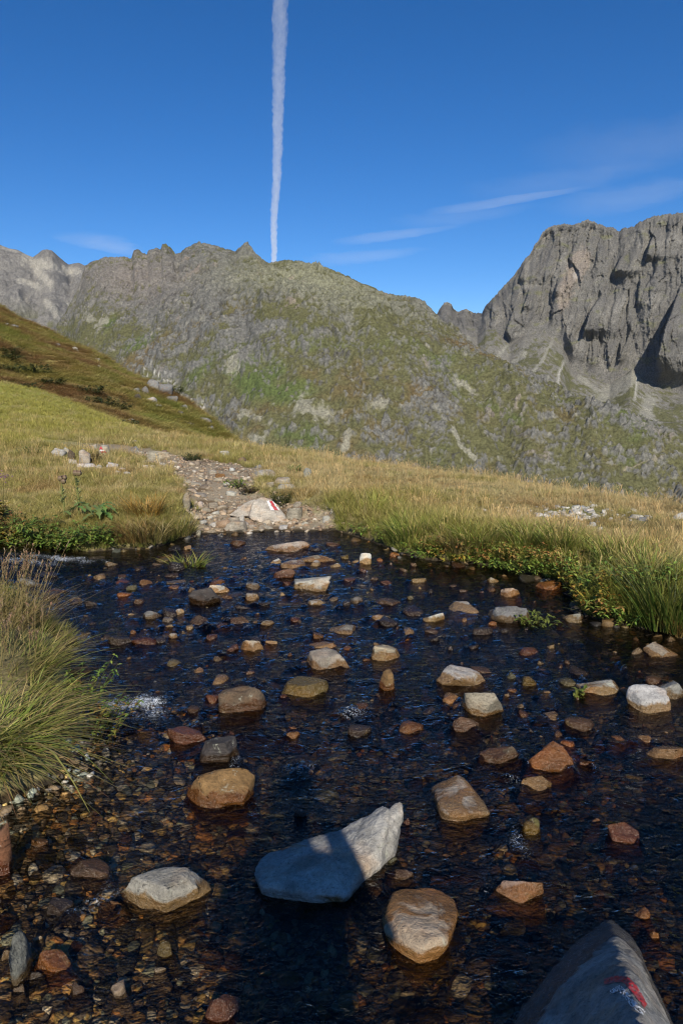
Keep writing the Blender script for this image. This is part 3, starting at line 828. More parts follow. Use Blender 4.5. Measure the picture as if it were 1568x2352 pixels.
def hull_rock(name, hulls, col, mat, voxel, seed, amp, smooth_it=6, freq=7.0):
    """a rock out of overlapping convex hulls, fused by a voxel remesh, then roughened"""
    bm = bmesh.new()
    for pts in hulls:
        vs_ = [bm.verts.new(p) for p in pts]
        r = bmesh.ops.convex_hull(bm, input=vs_)
        bmesh.ops.delete(bm, geom=[g for g in r['geom_interior'] if isinstance(g, bmesh.types.BMVert)], context='VERTS')
    tmp = bpy.data.meshes.new('tmp'); bm.to_mesh(tmp); bm.free()
    o = bpy.data.objects.new(name, tmp); C.objects.link(o)
    m = o.modifiers.new('r', 'REMESH'); m.mode = 'VOXEL'; m.voxel_size = voxel
    s = o.modifiers.new('s', 'SMOOTH'); s.factor = 0.5; s.iterations = smooth_it
    dg = bpy.context.evaluated_depsgraph_get()
    me = bpy.data.meshes.new_from_object(o.evaluated_get(dg))
    o.modifiers.clear(); o.data = me; bpy.data.meshes.remove(tmp)
    n = len(me.vertices)
    V = np.zeros(n*3); me.vertices.foreach_get('co', V); V = V.reshape(-1, 3)
    N = np.zeros(n*3); me.vertices.foreach_get('normal', N); N = N.reshape(-1, 3)
    f = fbm(V[:, 0]*freq, V[:, 1]*freq, V[:, 2]*freq*1.5, 4, seed) + 0.35*ridged(V[:, 0]*freq*2+V[:, 2]*9, V[:, 1]*freq*2, V[:, 2]*freq*3, 3, seed+5) - 0.1
    V = V + N*(amp*f)[:, None]
    org = np.array([V[:, 0].mean(), V[:, 1].mean(), max(0.0, V[:, 2].min())])
    me.vertices.foreach_set('co', (V-org).ravel().astype(np.float32)); me.update()
    me.polygons.foreach_set('use_smooth', np.ones(len(me.polygons), bool))
    me.materials.clear(); me.materials.append(mat)
    o.location = org; o.color = (*PAL[col], 1)
    return o

def paint_patch(rock, top, bot, mat, n=14, m=5, off=0.0016, wear=0.0):
    """a strip of paint laid on a rock: between two lines seen on the survey sheet, pressed onto the rock's faces"""
    dg = bpy.context.evaluated_depsgraph_get()
    bvh = BVHTree.FromPolygons([rock.matrix_world @ v.co if False else v.co + rock.location for v in rock.data.vertices], [p.vertices[:] for p in rock.data.polygons])
    top = np.array(top, float); bot = np.array(bot, float)
    V = []
    for i in range(n):
        k = i/(n-1)
        tx = np.interp(k, np.linspace(0, 1, len(top)), top[:, 0]); ty = np.interp(k, np.linspace(0, 1, len(top)), top[:, 1])
        bx = np.interp(k, np.linspace(0, 1, len(bot)), bot[:, 0]); by = np.interp(k, np.linspace(0, 1, len(bot)), bot[:, 1])
        for j in range(m):
            q = j/(m-1)
            jit = 1.2*math.sin(i*2.3+j*1.7) if j in (0, m-1) else 0
            d = Vector(ray(tx*(1-q)+bx*q + jit*0.4, ty*(1-q)+by*q + jit)).normalized()
            loc, nrm, _, _ = bvh.ray_cast(Vector((0, 0, CAMZ)), d, 40)
            if loc is None: V.append(None)
            else: V.append(loc + nrm*off - rock.location)
    fs = []
    for i in range(n-1):
        for j in range(m-1):
            q = [i*m+j, (i+1)*m+j, (i+1)*m+j+1, i*m+j+1]
            if all(V[k] is not None for k in q):
                if max((V[a]-V[b]).length for a in q for b in q) >= 0.25: continue
                edge_ = 0.35 if j in (0, m-2) or i in (0, n-2) else 0.0
                if float(perlin(i*0.45+wear*7, j*0.6, 0.3, 77)) + edge_*perlin(i*1.7, j*1.3+0.5, 0.1, 78) > 0.42-wear: continue
                fs.append(q)
    V = [v if v is not None else Vector((0, 0, 0)) for v in V]
    me = bpy.data.meshes.new('paint_mark'); me.from_pydata([v[:] for v in V], [], fs)
    bm = bmesh.new(); bm.from_mesh(me); bmesh.ops.delete(bm, geom=[v for v in bm.verts if not v.link_faces], context='VERTS'); bm.to_mesh(me); bm.free()
    me.polygons.foreach_set('use_smooth', np.ones(len(me.polygons), bool))
    me.materials.append(mat)
    return obj('paint_mark', me, rock)

# the great two-pronged rock in the photographer's shadow
def yz(px, py, Y): return tuple(at_y(px, py, Y))
big = hull_rock('boulder', [
    [yz(578,2005,1.90), yz(600,1968,2.0), yz(650,1940,2.08), yz(755,1922,2.12), yz(815,1900,2.12), yz(835,1962,1.93), yz(825,2010,1.86), yz(792,2058,1.80), yz(690,2052,1.80), yz(600,2035,1.83), (-0.22,2.1,-0.15), (0.05,2.15,-0.15), (0.0,1.82,-0.15), (-0.22,1.86,-0.15), (0.12,1.95,-0.12)],
    [yz(770,1918,2.12), yz(840,1880,2.13), yz(877,1848,2.12), yz(894,1853,2.08), yz(888,1905,2.0), yz(870,1975,1.93), yz(825,2010,1.87), yz(800,1960,1.95), (0.0,2.15,-0.1), (0.15,2.1,-0.12), (0.14,1.96,-0.12)],
    [yz(884,1868,2.1), yz(906,1842,2.12), yz(925,1842,2.11), yz(926,1870,2.08), yz(912,1915,2.04), yz(900,1955,1.98), yz(872,1985,1.95), yz(885,1900,2.02), (0.16,2.12,-0.1), (0.18,2.05,-0.1), (0.12,2.1,-0.1)]],
    'pale', M['barely'], 0.007, 5, 0.016, 3, 9.0)
big.color = (0.36, 0.345, 0.31, 1)
tag(big, 'largest pale grey boulder in the stream, its raised end forked in two', 'boulder')

# the ridge-shaped rock with the red and white mark
mark = hull_rock('boulder', [
    [yz(1398,2106,1.76), yz(1424,2180,1.50), yz(1440,2250,1.28), yz(1462,2305,1.13), yz(1490,2400,0.95), (0.50,0.70,0.48),
     yz(1300,2172,1.66), yz(1232,2262,1.53), yz(1172,2352,1.42), (0.36,1.05,0.0), (0.3,0.8,-0.02), yz(1446,2150,1.68), yz(1504,2272,1.48), yz(1545,2352,1.36), (0.78,1.0,0.0), (0.72,0.75,0.0),
     (0.36,1.4,-0.2), (0.62,1.68,-0.2), (0.8,1.7,-0.2), (0.85,1.3,-0.2), (0.8,0.75,-0.2), (0.3,0.75,-0.2)]],
    'grey', M['splashed'], 0.008, 9, 0.013, 3, 9.0)
mark.color = (0.30, 0.29, 0.265, 1)
tag(mark, 'ridge-backed grey boulder with a worn red and white painted band', 'boulder')
paint_patch(mark, [(1385,2251),(1400,2246),(1415,2243),(1440,2245),(1458,2262),(1472,2285),(1484,2308)], [(1388,2263),(1402,2260),(1412,2257),(1432,2258),(1446,2275),(1462,2296),(1478,2316)], M['red'], 60, 11, wear=0.08)
paint_patch(mark, [(1400,2275),(1412,2270),(1424,2264),(1440,2280),(1456,2300),(1480,2325)], [(1402,2284),(1412,2281),(1418,2278),(1434,2294),(1448,2312),(1474,2334)], M['white'], 60, 9, wear=0.36)

# the big tan block and the pyramid
tanb = hull_rock('boulder', [[yz(900,2045,1.83), yz(925,2037,1.86), yz(985,2037,1.87), yz(1012,2048,1.86), yz(1020,2062,1.84), yz(1050,2066,1.82), yz(1053,2090,1.76), yz(1048,2120,1.7), yz(1025,2160,1.6), yz(990,2160,1.58), yz(930,2128,1.64), yz(893,2095,1.72),
     yz(878,2115,1.72), yz(882,2140,1.66), yz(925,2172,1.60), yz(968,2188,1.57), yz(1025,2170,1.6), yz(1045,2130,1.68), (0.14,1.75,-0.12), (0.28,1.82,-0.12), (0.30,1.7,-0.12), (0.2,1.6,-0.12)]], 'tan', M['stream'], 0.008, 14, 0.010, 4)
tanb.color = (0.44, 0.345, 0.245, 1)
tag(tanb, 'flat-topped tan block with an amber wet foot, beside the ridge-backed boulder', 'boulder')
pyr = hull_rock('boulder', [[yz(1050,1780,2.42), yz(1035,1790,2.42), yz(1065,1785,2.40), yz(1000,1800,2.45), yz(990,1808,2.4), yz(1090,1825,2.35), yz(1112,1840,2.3), yz(1126,1868,2.22), yz(1060,1870,2.18), yz(1020,1868,2.2), yz(1008,1850,2.24), yz(1000,1825,2.32), (0.33,2.5,-0.1), (0.5,2.5,-0.1), (0.5,2.25,-0.12), (0.36,2.2,-0.12)]], 'grey', M['stream'], 0.009, 20, 0.010, 4)
pyr.color = (0.33, 0.315, 0.285, 1)
tag(pyr, 'grey pyramid-shaped boulder with an amber waterline', 'boulder')

# survey of the stones: (dx, bottom, w, h, colour, mode[, label]) on four sheets, half-unit grid
def sheet(ox, oy, rows):
    for r in rows:
        x, b, w, h, c, mode = r[:6]
        lab = r[6] if len(r) > 6 else None
        kw = r[7] if len(r) > 7 else {}
        add_stone(ox+x/2, oy+b/2, w/2*1.0, h/2*0.88, c, mode, lab, None, **kw)

sheet(0, 1143, [
    (1315,248,210,62,'tan','stream','long flat tan slab lying off the gravel landing of the path',{'dr':0.5}), (1440,302,265,46,'tan','stream','longest low tan slab, its back to the flat slab by the landing',{'dr':0.35}), (1345,324,145,42,'tan','stream','low tan slab in front of the longest slab'),
    (1265,307,52,34,'white','stream'), (1447,314,50,34,'white','stream'), (1540,322,84,32,'white','stream'), (1300,371,112,62,'red','stream','rounded reddish boulder in front of the low tan slabs',{'cuts':6}), (1425,427,190,84,'pale','stream','pale buff oval boulder with a rounded end, beside the reddish one',{'cuts':6}),
    (1445,249,95,28,'dark','stream'), (860,242,42,30,'white','stream'), (505,316,66,34,'grey','stream'), (660,342,175,52,'brown','sunk'), (805,340,90,62,'dark','wet','blackish wet stone with a tuft of grass growing by it'),
    (120,418,165,64,'grey','stream','lichen-speckled grey boulder by the little cascade',{'cuts':5}), (205,378,110,44,'dark','wet'), (60,345,90,40,'dark','wet'), (155,300,120,40,'dark','wet'), (230,468,82,42,'dark','stream'), (340,480,60,30,'grey','stream'), (415,502,62,42,'dark','wet'),
    (600,427,56,34,'green','wet'), (665,407,84,38,'amber','wet'), (710,397,32,32,'tan','stream'), (800,402,120,30,'grey','stream'), (800,422,100,22,'amber','wet'),
    (935,492,146,88,'dark','stream','dark grey rounded boulder touching a whitish slab',{'cuts':6}), (1000,442,118,56,'white','stream','whitish slab leaning on a dark rounded boulder'), (870,434,42,32,'tan','stream'), (635,489,52,48,'brown','stream'), (1155,472,68,48,'tan','stream'),
    (1160,417,80,32,'grey','stream'), (1455,499,92,38,'pale','stream'), (1300,447,32,16,'white','stream'), (1355,455,44,16,'tan','stream'), (690,562,92,60,'grey','stream'), (600,544,52,18,'pale','stream'), (770,547,84,48,'dark','wet'), (822,537,52,30,'white','stream'),
    (770,572,72,28,'grey','wet'), (900,582,115,54,'brown','wet'), (1090,592,115,52,'brown','wet'), (1225,590,68,32,'tan','stream'), (775,607,56,36,'tan','stream'), (792,652,68,42,'tan','stream'), (970,652,56,28,'red','wet'),
    (1155,707,120,82,'tan','stream','round grey-tan boulder with a small white stone at its side',{'cuts':5}), (1065,707,64,40,'red','wet'), (1245,674,68,26,'white','stream','small angular white stone beside a round tan boulder'), (540,682,122,62,'dark','wet'), (430,767,88,60,'amber','sunk'),
    (735,817,72,40,'green','sunk'), (1130,747,155,44,'dark','sunk'), (1548,634,195,56,'tan','stream','long low tan slab, flat as a step, in midstream'), (1465,647,62,38,'amber','stream'),
    (1485,700,195,52,'tan','stream','tan slab lying against the tilted rock with the amber foot'), (1505,797,225,118,'tan','stream','tilted tan rock with a broad amber wet foot',{'dr':0.75}), (1395,912,252,100,'olive','wet','broad flat grey-green wet rock, water pouring behind it'),
    (1110,987,220,145,'brown','stream','smooth round brown boulder above a drowned slab',{'cuts':4}), (1170,1112,335,140,'brown','sunk','large brown slab drowned below a round boulder'), (1345,1107,72,82,'amber','wet'), (850,1132,182,92,'red','wet','reddish brown wet boulder beside the purple-grey one'),
    (995,1220,206,150,'dark','stream','purple-grey smooth boulder leaning on the drowned slab',{'cuts':5}), (900,857,112,16,'pale','sunk'), (925,1027,132,62,'green','sunk'), (610,622,40,18,'amber','wet'), (660,612,56,16,'tan','stream'), (715,612,44,20,'dark','stream'), (845,622,34,18,'grey','stream'),
    (700,750,70,30,'amber','sunk'), (730,672,80,40,'dark','wet'), (1010,700,60,24,'grey','sunk'), (1210,500,80,30,'dark','wet'), (1250,525,50,30,'blue','sunk'), (1115,515,90,30,'dark','wet'), (1060,540,60,26,'dark','wet'), (560,380,50,24,'dark','wet'), (515,415,40,16,'olive','sunk'),
    (410,362,40,14,'pale','stream'), (1110,285,44,14,'amber','wet'), (1050,470,70,26,'amber','wet'), (1380,580,40,24,'brown','wet'), (950,815,60,40,'dark','sunk'), (1180,800,60,26,'blue','sunk'), (620,830,40,20,'amber','sunk'),
])
sheet(784, 1143, [
    (110,307,56,64,'white','stream','small upright whitish stone with a pointed top',{'dr':0.5}), (245,272,48,24,'orange','wet'), (177,294,34,24,'orange','wet'), (15,284,42,32,'olive','wet'), (338,320,44,28,'grey','stream'), (355,390,88,30,'pale','stream'), (700,394,62,36,'pale','stream'),
    (775,457,112,60,'pink','stream','pinkish grey knobbly stone upstream of the mossy slab'), (560,532,200,60,'pale','stream','pale oval boulder touching the slab with the green plant',{'cuts':5}), (790,572,230,108,'grey','stream','grey wedge-shaped slab with moss and a green plant at its foot',{'dr':0.6}),
    (1075,577,98,60,'grey','stream','lone grey stone in the calm dark water'), (425,572,110,58,'white','stream','squat whitish stone in midstream',{'cuts':6}), (182,570,114,46,'pale','stream','pale stone with one amber wet end'), (205,497,158,42,'brown','wet'), (70,492,68,54,'grey','stream'), (25,502,52,38,'dark','wet'),
    (208,742,165,80,'tan','stream','plump tan stone with a flat top in midstream',{'cuts':6}), (297,664,78,28,'orange','wet'), (212,887,76,110,'amber','stream','narrow amber stone pointing down the stream',{'dr':1.25}), (560,867,240,108,'pale','stream','long pale buff block lying like a loaf',{'dr':0.5}),
    (660,1007,196,152,'tan','stream','chunky tan boulder with a dark red wet foot, below the loaf-shaped block'), (577,1072,128,76,'brown','wet'), (820,977,54,44,'grey','stream'), (760,917,38,28,'white','stream'), (865,862,84,64,'olive','wet','moss-covered olive stone in the dark water'),
    (1203,917,198,92,'pale','stream','low pale grey boulder with a sprig of green at its side',{'cuts':6}), (1430,992,192,145,'white','stream','round lichen-spotted white-grey boulder',{'cuts':5,'dr':0.8}), (1505,927,185,108,'grey','stream','slanting grey slab behind the round lichen-spotted boulder'),
    (1490,737,170,80,'tan','stream','grey-tan slab by the rush clump'), (1535,672,95,40,'grey','stream'), (1365,722,64,38,'grey','stream'), (965,697,48,46,'pale','stream'), (915,767,44,34,'grey','stream'), (1040,762,34,30,'brown','wet'), (945,907,60,24,'pale','stream'),
    (410,1112,95,60,'amber','sunk'), (330,1032,80,36,'amber','sunk'), (295,942,60,44,'amber','sunk'), (1050,1145,94,40,'orange','stream'), (1400,1127,105,42,'tan','stream'), (150,387,44,34,'brown','wet'), (205,402,56,24,'red','wet'), (40,387,74,24,'red','wet'),
    (365,422,28,26,'pale','stream'), (410,439,40,34,'dark','wet'), (315,470,40,32,'green','stream'), (695,590,44,30,'orange','stream'), (750,622,54,28,'dark','wet'), (420,622,80,28,'brown','wet'), (970,424,140,52,'orange','wet','orange sloping stone under the overhanging bank'), (565,437,54,22,'brown','wet'),
    (100,345,40,26,'red','wet'), (640,440,30,14,'red','wet'), (520,410,60,14,'brown','wet'), (430,660,44,30,'dark','wet'), (500,700,40,26,'dark','wet'), (600,680,60,20,'olive','sunk'), (860,590,44,18,'amber','sunk'), (780,830,60,34,'green','wet'), (740,960,36,26,'dark','wet'),
    (85,860,60,70,'red','sunk'), (370,800,80,30,'dark','sunk'), (290,810,150,40,'dark','sunk'), (430,960,80,50,'blue','sunk'), (1185,1032,30,16,'pale','sunk'), (1100,770,60,20,'brown','sunk'), (460,1060,40,24,'orange','sunk'), (300,1100,50,30,'orange','sunk'),
])
sheet(0, 1715, [
    (990,288,335,195,'amber','stream','amber-brown block with a glistening wet foot, alone above the gravel',{'dr':0.6}), (738,752,415,195,'pale','stream','broad pale grey slab with dark wet ends beside the forked boulder',{'dr':0.5}), (175,462,84,64,'amber','wet'), (135,470,70,50,'amber','sunk'),
    (415,602,215,92,'brown','wet','flat purple-brown wet slab upstream of the pale grey slab'), (265,782,145,95,'dark','wet','blackish angular wet stone beside the pale grey slab'), (560,827,98,88,'green','sunk'), (2,592,84,245,'red','stream','tall reddish stone under the grass tussock',{'dr':0.9}),
    (68,1092,100,222,'grey','stream','long grey slab propped beside an orange stone',{'dr':1.6}), (14,1002,100,76,'pale','stream','pale rounded stone resting on the long grey slab'), (228,1047,232,110,'orange','stream','bright orange layered stone beside the long grey slab'), (345,1142,102,62,'brown','wet'),
    (160,1087,92,48,'dark','wet'), (85,1147,72,74,'grey','stream'), (565,972,88,78,'blue','sunk'), (480,987,88,62,'olive','sunk'), (765,967,98,68,'olive','wet'), (960,937,114,118,'amber','sunk'), (1070,947,94,82,'amber','sunk'), (465,1087,84,58,'green','sunk'), (535,1137,92,58,'white','wet'),
    (730,1037,68,32,'pale','wet'), (1015,1252,175,124,'red','wet','reddish wet stone at the edge of the gravel shallows'), (510,747,134,44,'amber','wet'), (165,897,58,38,'white','wet'), (90,617,48,38,'tan','sunk'), (270,470,44,30,'green','sunk'), (210,530,70,40,'brown','sunk'), (800,520,110,60,'olive','sunk'),
    (670,805,60,50,'pale','sunk'), (900,790,80,60,'amber','sunk'), (610,330,70,30,'olive','sunk'), (570,400,60,40,'amber','sunk'), (440,300,60,50,'amber','sunk'), (110,790,50,30,'tan','sunk'), (225,860,50,34,'pale','sunk'), (40,640,50,50,'olive','sunk'), (1380,330,70,60,'dark','wet'), (660,290,60,40,'tan','sunk'),
])
sheet(784, 1715, [
    (875,397,98,80,'olive','stream','small smooth yellow-amber stone',{'cuts':3}), (1310,442,145,84,'red','wet','dark red wet stone near the dark end of the water'), (1170,357,74,32,'amber','wet'), (740,77,212,98,'brown','stream','grey-brown boulder beside the bright amber wet one',{'cuts':6}), (962,112,232,136,'orange','wet','bright amber rounded wet boulder',{'cuts':5}),
    (655,127,155,58,'olive','sunk'), (905,207,150,80,'tan','stream','small tan stone below the bright amber boulder'), (300,367,64,44,'red','wet'), (812,717,262,122,'pink','stream','pinkish tan mound with a dark speckled wet foot',{'cuts':7}), (790,802,124,44,'blue','sunk'), (590,582,195,115,'red','sunk'),
    (460,597,115,84,'amber','sunk'), (960,617,145,74,'olive','sunk'), (280,612,145,48,'brown','wet'), (540,702,205,115,'blue','sunk'), (380,1272,245,225,'dark','sunk','big dark slab under water below the flat-topped tan block'), (780,962,205,134,'brown','sunk'), (1400,802,94,74,'orange','wet'), (1440,882,64,54,'orange','wet'),
    (240,547,84,44,'green','wet'), (1490,62,210,88,'tan','stream','long tan slab with orange stains in the dark water'), (840,585,50,40,'blue','sunk'), (1235,530,40,24,'orange','sunk'), (1050,800,90,70,'amber','sunk'), (630,700,60,60,'dark','sunk'), (1480,530,60,30,'olive','sunk'), (320,250,50,40,'amber','sunk'), (1100,540,90,50,'olive','sunk'), (1400,640,110,60,'brown','sunk'),
    (1120,90,90,40,'red','wet'), (340,135,70,24,'brown','sunk'), (730,390,70,40,'dark','sunk'), (1190,655,60,40,'amber','sunk'),
])
# the smallest stones that just break the surface between the surveyed ones
_V, _F, _Cc, _k, _n = [], [], [], 0, 0
while _k < 210:
    px, py = rnd.uniform(60, 1540), rnd.uniform(1245, 1700)
    q = at_z(px, py)
    if float(sdist(q[0], q[1], WATER)) < 0.15: continue
    if any((q[0]-a)**2+(q[1]-b)**2 < (0.7*r+0.04)**2 for a, b, r in STONES): continue
    w = (10 + 52*rnd.random()**3 + (py-1245)*0.014)/F*(q[1]*cp+CAMZ*sp)
    V, Fc = stone_verts(rnd.randrange(10**6), 2, 8, 0.9)
    H = w*rnd.uniform(0.08, 0.26)
    V = V*np.array([w/2, w/2*rnd.uniform(0.6, 1.0), (H+0.07)/2]); V[:, 2] += H-(H+0.07)/2
    V[:, :2] *= (1+np.clip(-V[:, 2]-0.01, 0, 0.08)/w*0.9)[:, None]
    a = rnd.uniform(0, 6.28); V = np.stack([V[:, 0]*math.cos(a)-V[:, 1]*math.sin(a)+q[0], V[:, 0]*math.sin(a)+V[:, 1]*math.cos(a)+q[1], V[:, 2]], -1)
    _V.append(V); _F.append(Fc+_n); _n += len(V)
    _Cc.append(np.repeat(np.array([PAL[rnd.choice(['dark', 'dark', 'brown', 'brown', 'red', 'grey', 'dark', 'amber', 'green', 'tan', 'pale'])]])*rnd.uniform(0.7, 1.1), len(V), 0))
    STONES.append((q[0], q[1], w/2)); _k += 1
tag(obj('small_stream_stones', make_mesh('small_stream_stones', np.vstack(_V), np.vstack(_F), M['mixed'], True, np.vstack(_Cc))), 'smallest dark stones just breaking the stream surface', kind='stuff')
# ------------------------------------------------------------------ stream water
FOAM = [(300,1625,0.26,0.16,1.0),(345,1640,0.16,0.10,0.9),(815,1640,0.10,0.07,0.9),(690,1768,0.10,0.06,0.9),(140,1292,0.55,0.14,1.0),(60,1305,0.5,0.12,0.9),(1315,1345,0.22,0.10,1.0),(1190,1940,0.05,0.14,0.7),
        (500,1405,0.10,0.06,0.55),(1155,1345,0.15,0.06,0.5),(560,1695,0.10,0.05,0.5),(245,1560,0.10,0.1,0.7),(1180,1800,0.05,0.08,0.6)]
def water():
    Y = np.concatenate([np.linspace(0.25, 1.2, 14, endpoint=False), np.geomspace(1.2, 7.8, 360)])
    S = np.concatenate([np.linspace(-1.8, -0.62, 50, endpoint=False), np.linspace(-0.62, 0.62, 400, endpoint=False), np.linspace(0.62, 1.4, 30)])
    X = S[None, :]*Y[:, None]; Y = Y[:, None] + 0*X
    wx = X + 0.05*fbm(X*4, Y*4, 0, 2, 101); wy = Y + 0.05*fbm(X*4, Y*4, 0, 2, 102)
    Z = 0.011*perlin(wx*4.6, wy*7.2, 0, 103) + 0.0085*perlin(wx*9, wy*14, 0.3, 104) + 0.0045*perlin(wx*19, wy*29, 0.6, 105)
    Z = Z*(0.62 + 0.9*fbm(X*0.9, Y*0.9, 0, 2, 106))
    calm = np.clip(np.exp(-((X-0.9)/0.5)**2-((Y-7.0)/0.5)**2) + sstep(1.2, 2.0, X)*sstep(5.5, 4.2, Y)*0.6 + np.exp(-((X+0.6)/0.9)**2-((Y-6.9)/0.35)**2)*0.7, 0, 0.8)
    Z = Z*(1-calm)
    fm = np.zeros(X.shape); wake = np.zeros(X.shape); pile = np.zeros(X.shape)
    fx, fy = -0.35, -0.94                                  # the stream runs this way
    for sx, sy, r in STONES:
        if r < 0.03: continue
        m = (np.abs(X-sx) < r*5+0.1) & (np.abs(Y-sy) < r*5+0.1)
        if not m.any(): continue
        a = (X[m]-sx)*fx + (Y[m]-sy)*fy; b = -(X[m]-sx)*fy + (Y[m]-sy)*fx
        arm = np.exp(-((np.abs(b)-(r*0.9+0.35*np.clip(a, 0, None)))/(0.25*r+0.012))**2)*sstep(-0.6*r, 0.3*r, a)*np.exp(-np.clip(a, 0, None)/(2.2*r+0.05))
        wake[m] = np.maximum(wake[m], np.exp(-(np.hypot(a*0.7-0.6*r, b)/(1.5*r))**2))
        pile[m] += 0.010*arm + 0.008*np.exp(-((a+1.1*r)/(0.4*r))**2-(b/(0.9*r))**2)
    Z = Z*(1+1.1*wake) + pile*(0.7+0.6*perlin(X*30, Y*30, 0, 110))
    for px, py, rx, ry, a in FOAM:
        c = at_z(px, py)
        g = a*np.exp(-((X-c[0])/rx)**2 - ((Y-c[1])/ry)**2)
        fm = np.maximum(fm, g)
    fm = np.clip(fm*(0.85 + 0.7*fbm(X*7, Y*7, 0, 3, 107)), 0, 1)
    fm = np.maximum(fm, np.clip(pile/0.010-0.45, 0, 0.55)*sstep(0.0, 0.3, fbm(X*3, Y*3, 0, 2, 111)))
    Z = Z + fm*(0.035*ridged(wx*9, wy*11, 0, 3, 108))
    Z = Z + 0.10*sstep(-2.0, -3.4, X)*sstep(4.3, 5.2, Y)
    me = make_mesh('stream_water', np.stack([X, Y, Z], -1), grid_faces(*X.shape), M['water'], True)
    at = me.attributes.new('foam', 'FLOAT', 'POINT'); at.data.foreach_set('value', fm.astype(np.float32).ravel())
    dpt = np.clip(Z-ground_h(X, Y), 0.01, 0.4)
    at = me.attributes.new('depth', 'FLOAT', 'POINT'); at.data.foreach_set('value', dpt.astype(np.float32).ravel())
    tag(obj('stream_water', me), 'clear shallow mountain stream running over stones', kind='structure')
water()

# ------------------------------------------------------------------ stones of the path and the meadow
def land(px, bottom, w, h, col, label=None, group=None, **kw):
    return add_stone(px, bottom, w, h, col, 'dry', label, group, hit=ground_hit(px, bottom), **kw)
def gsheet(ox, oy, rows):
    for r in rows:
        x, b, w, h, c = r[:5]
        kw = r[6] if len(r) > 6 else {}
        land(ox+x/2, oy+b/2, w/2*1.05, h/2*1.05, c, r[5] if len(r) > 5 else None, **kw)

def hitY(px, py, dy=0.0):
    p = ground_hit(px, py); return p[1]+dy
ym = hitY(605, 1203)
def yq(px, py, d): return tuple(at_y(px, py, ym+d))
pathrock = hull_rock('boulder', [
    [yq(572,1185,0.05), yq(582,1150,0.18), yq(592,1144,0.24), yq(606,1139,0.30), yq(622,1146,0.30), yq(640,1160,0.28), yq(658,1190,0.12), yq(661,1202,0.05), yq(610,1203,0.0), yq(580,1195,0.02), yq(575,1200,0.45), yq(655,1200,0.45)],
    [yq(524,1183,0.18), yq(545,1168,0.25), yq(568,1152,0.3), yq(590,1144,0.3), yq(585,1165,0.2), yq(572,1185,0.12), yq(545,1188,0.14), yq(540,1190,0.5), yq(590,1190,0.5)]],
    'tan', M['dry'], 0.016, 31, 0.018, 3, 5.0)
pathrock.color = (0.46, 0.41, 0.34, 1)
tag(pathrock, 'biggest rock on the path with a red stripe between two white ones', 'boulder')
for m_, a, b in ((M['white'], [(612,1151),(622,1173)], [(618,1151),(630,1172.5)]), (M['red'], [(618,1151),(630,1172.5)], [(625,1152),(638,1172)]), (M['white'], [(625,1152),(638,1172)], [(629,1153),(642,1172)])):
    paint_patch(pathrock, a, b, m_, 8, 4, 0.005)

gsheet(0, 980, [
    (265,137,62,36,'pale'), (302,132,34,36,'pale'), (325,152,34,46,'brown'), (385,172,58,66,'tan','orange-stained upright rock beside the trail marker stone',{'dr':0.8}), (430,112,40,28,'pale'),
    (330,172,42,22,'pale'), (392,190,92,22,'white'), (455,197,32,22,'white'), (515,187,54,24,'pale'), (615,122,48,28,'grey'), (725,167,110,54,'tan','low tan slab set in the trail beyond the gravel'), (620,80,34,18,'grey'),
    (1215,232,100,36,'pale','pale flat slab in the grass above the gravel'), (1410,234,38,44,'grey','small upright grey stone at the meadow edge'), (1030,138,44,20,'pale'), (1298,264,74,30,'tan'), (1312,287,94,28,'pale'), (1240,277,34,24,'tan'),
    (1060,320,54,22,'pale'), (855,382,38,78,'tan','upright tan stone in the cut turf edge of the path',{'dr':0.6}), (915,374,34,28,'pale'), (980,377,50,28,'tan'), (905,322,78,18,'tan'), (1108,447,28,38,'pale'), (1075,452,50,34,'tan'),
    (1352,432,74,62,'tan','squat tan rock leaning against the painted rock'), (1365,377,44,26,'tan'), (1080,490,100,48,'tan','flat tan rock at the water edge below the painted rock'), (1225,480,74,24,'tan'), (1500,437,38,28,'pale'), (1525,402,18,28,'white'), (910,512,26,32,'tan'),
    (975,462,34,22,'pale'), (945,392,40,22,'tan'), (990,405,36,18,'pale'), (1160,470,40,22,'tan'), (1300,475,40,18,'pale'), (1400,460,44,18,'pale'), (1450,470,30,16,'tan'), (1480,440,28,16,'tan'), (960,430,30,16,'white'), (930,450,40,20,'pale'),
    (1020,400,40,18,'tan'), (1000,345,44,16,'tan'), (880,300,40,14,'tan'), (950,290,50,16,'tan'), (1040,270,40,14,'pale'), (1000,250,44,18,'tan'), (975,220,40,20,'tan'), (1010,235,50,22,'amber'), (1080,225,36,16,'tan'), (1065,205,26,16,'white'),
    (900,270,50,16,'tan'), (860,265,40,14,'pale'), (920,240,36,14,'tan'), (820,245,34,14,'tan'), (745,180,34,14,'pale'), (700,190,30,14,'tan'), (665,190,30,14,'pale'), (560,205,34,16,'white'), (540,215,26,14,'white'), (580,218,34,12,'white'), (640,130,40,16,'pale'),
    (1185,190,36,16,'grey'), (1110,160,40,18,'brown'), (1130,455,30,18,'tan'), (1180,400,24,14,'red'), (1210,460,26,14,'pale'), (1270,490,26,12,'pale'), (1340,470,34,14,'tan'),
])
mk = land(475/2, 980+132/2, 26, 23, 'pale', 'small pale stone with a red and white trail mark', None, cuts=4, sub=3)
paint_patch(mk, [(225,1027),(234,1026.5)], [(228,1033),(238,1032.5)], M['red'], 6, 4, 0.01)
paint_patch(mk, [(229,1033.5),(238.5,1033)], [(232,1036),(241,1035.5)], M['white'], 6, 4, 0.01)
paint_patch(mk, [(232,1036.5),(241.5,1036)], [(235,1040),(245,1039.5)], M['red'], 6, 4, 0.01)

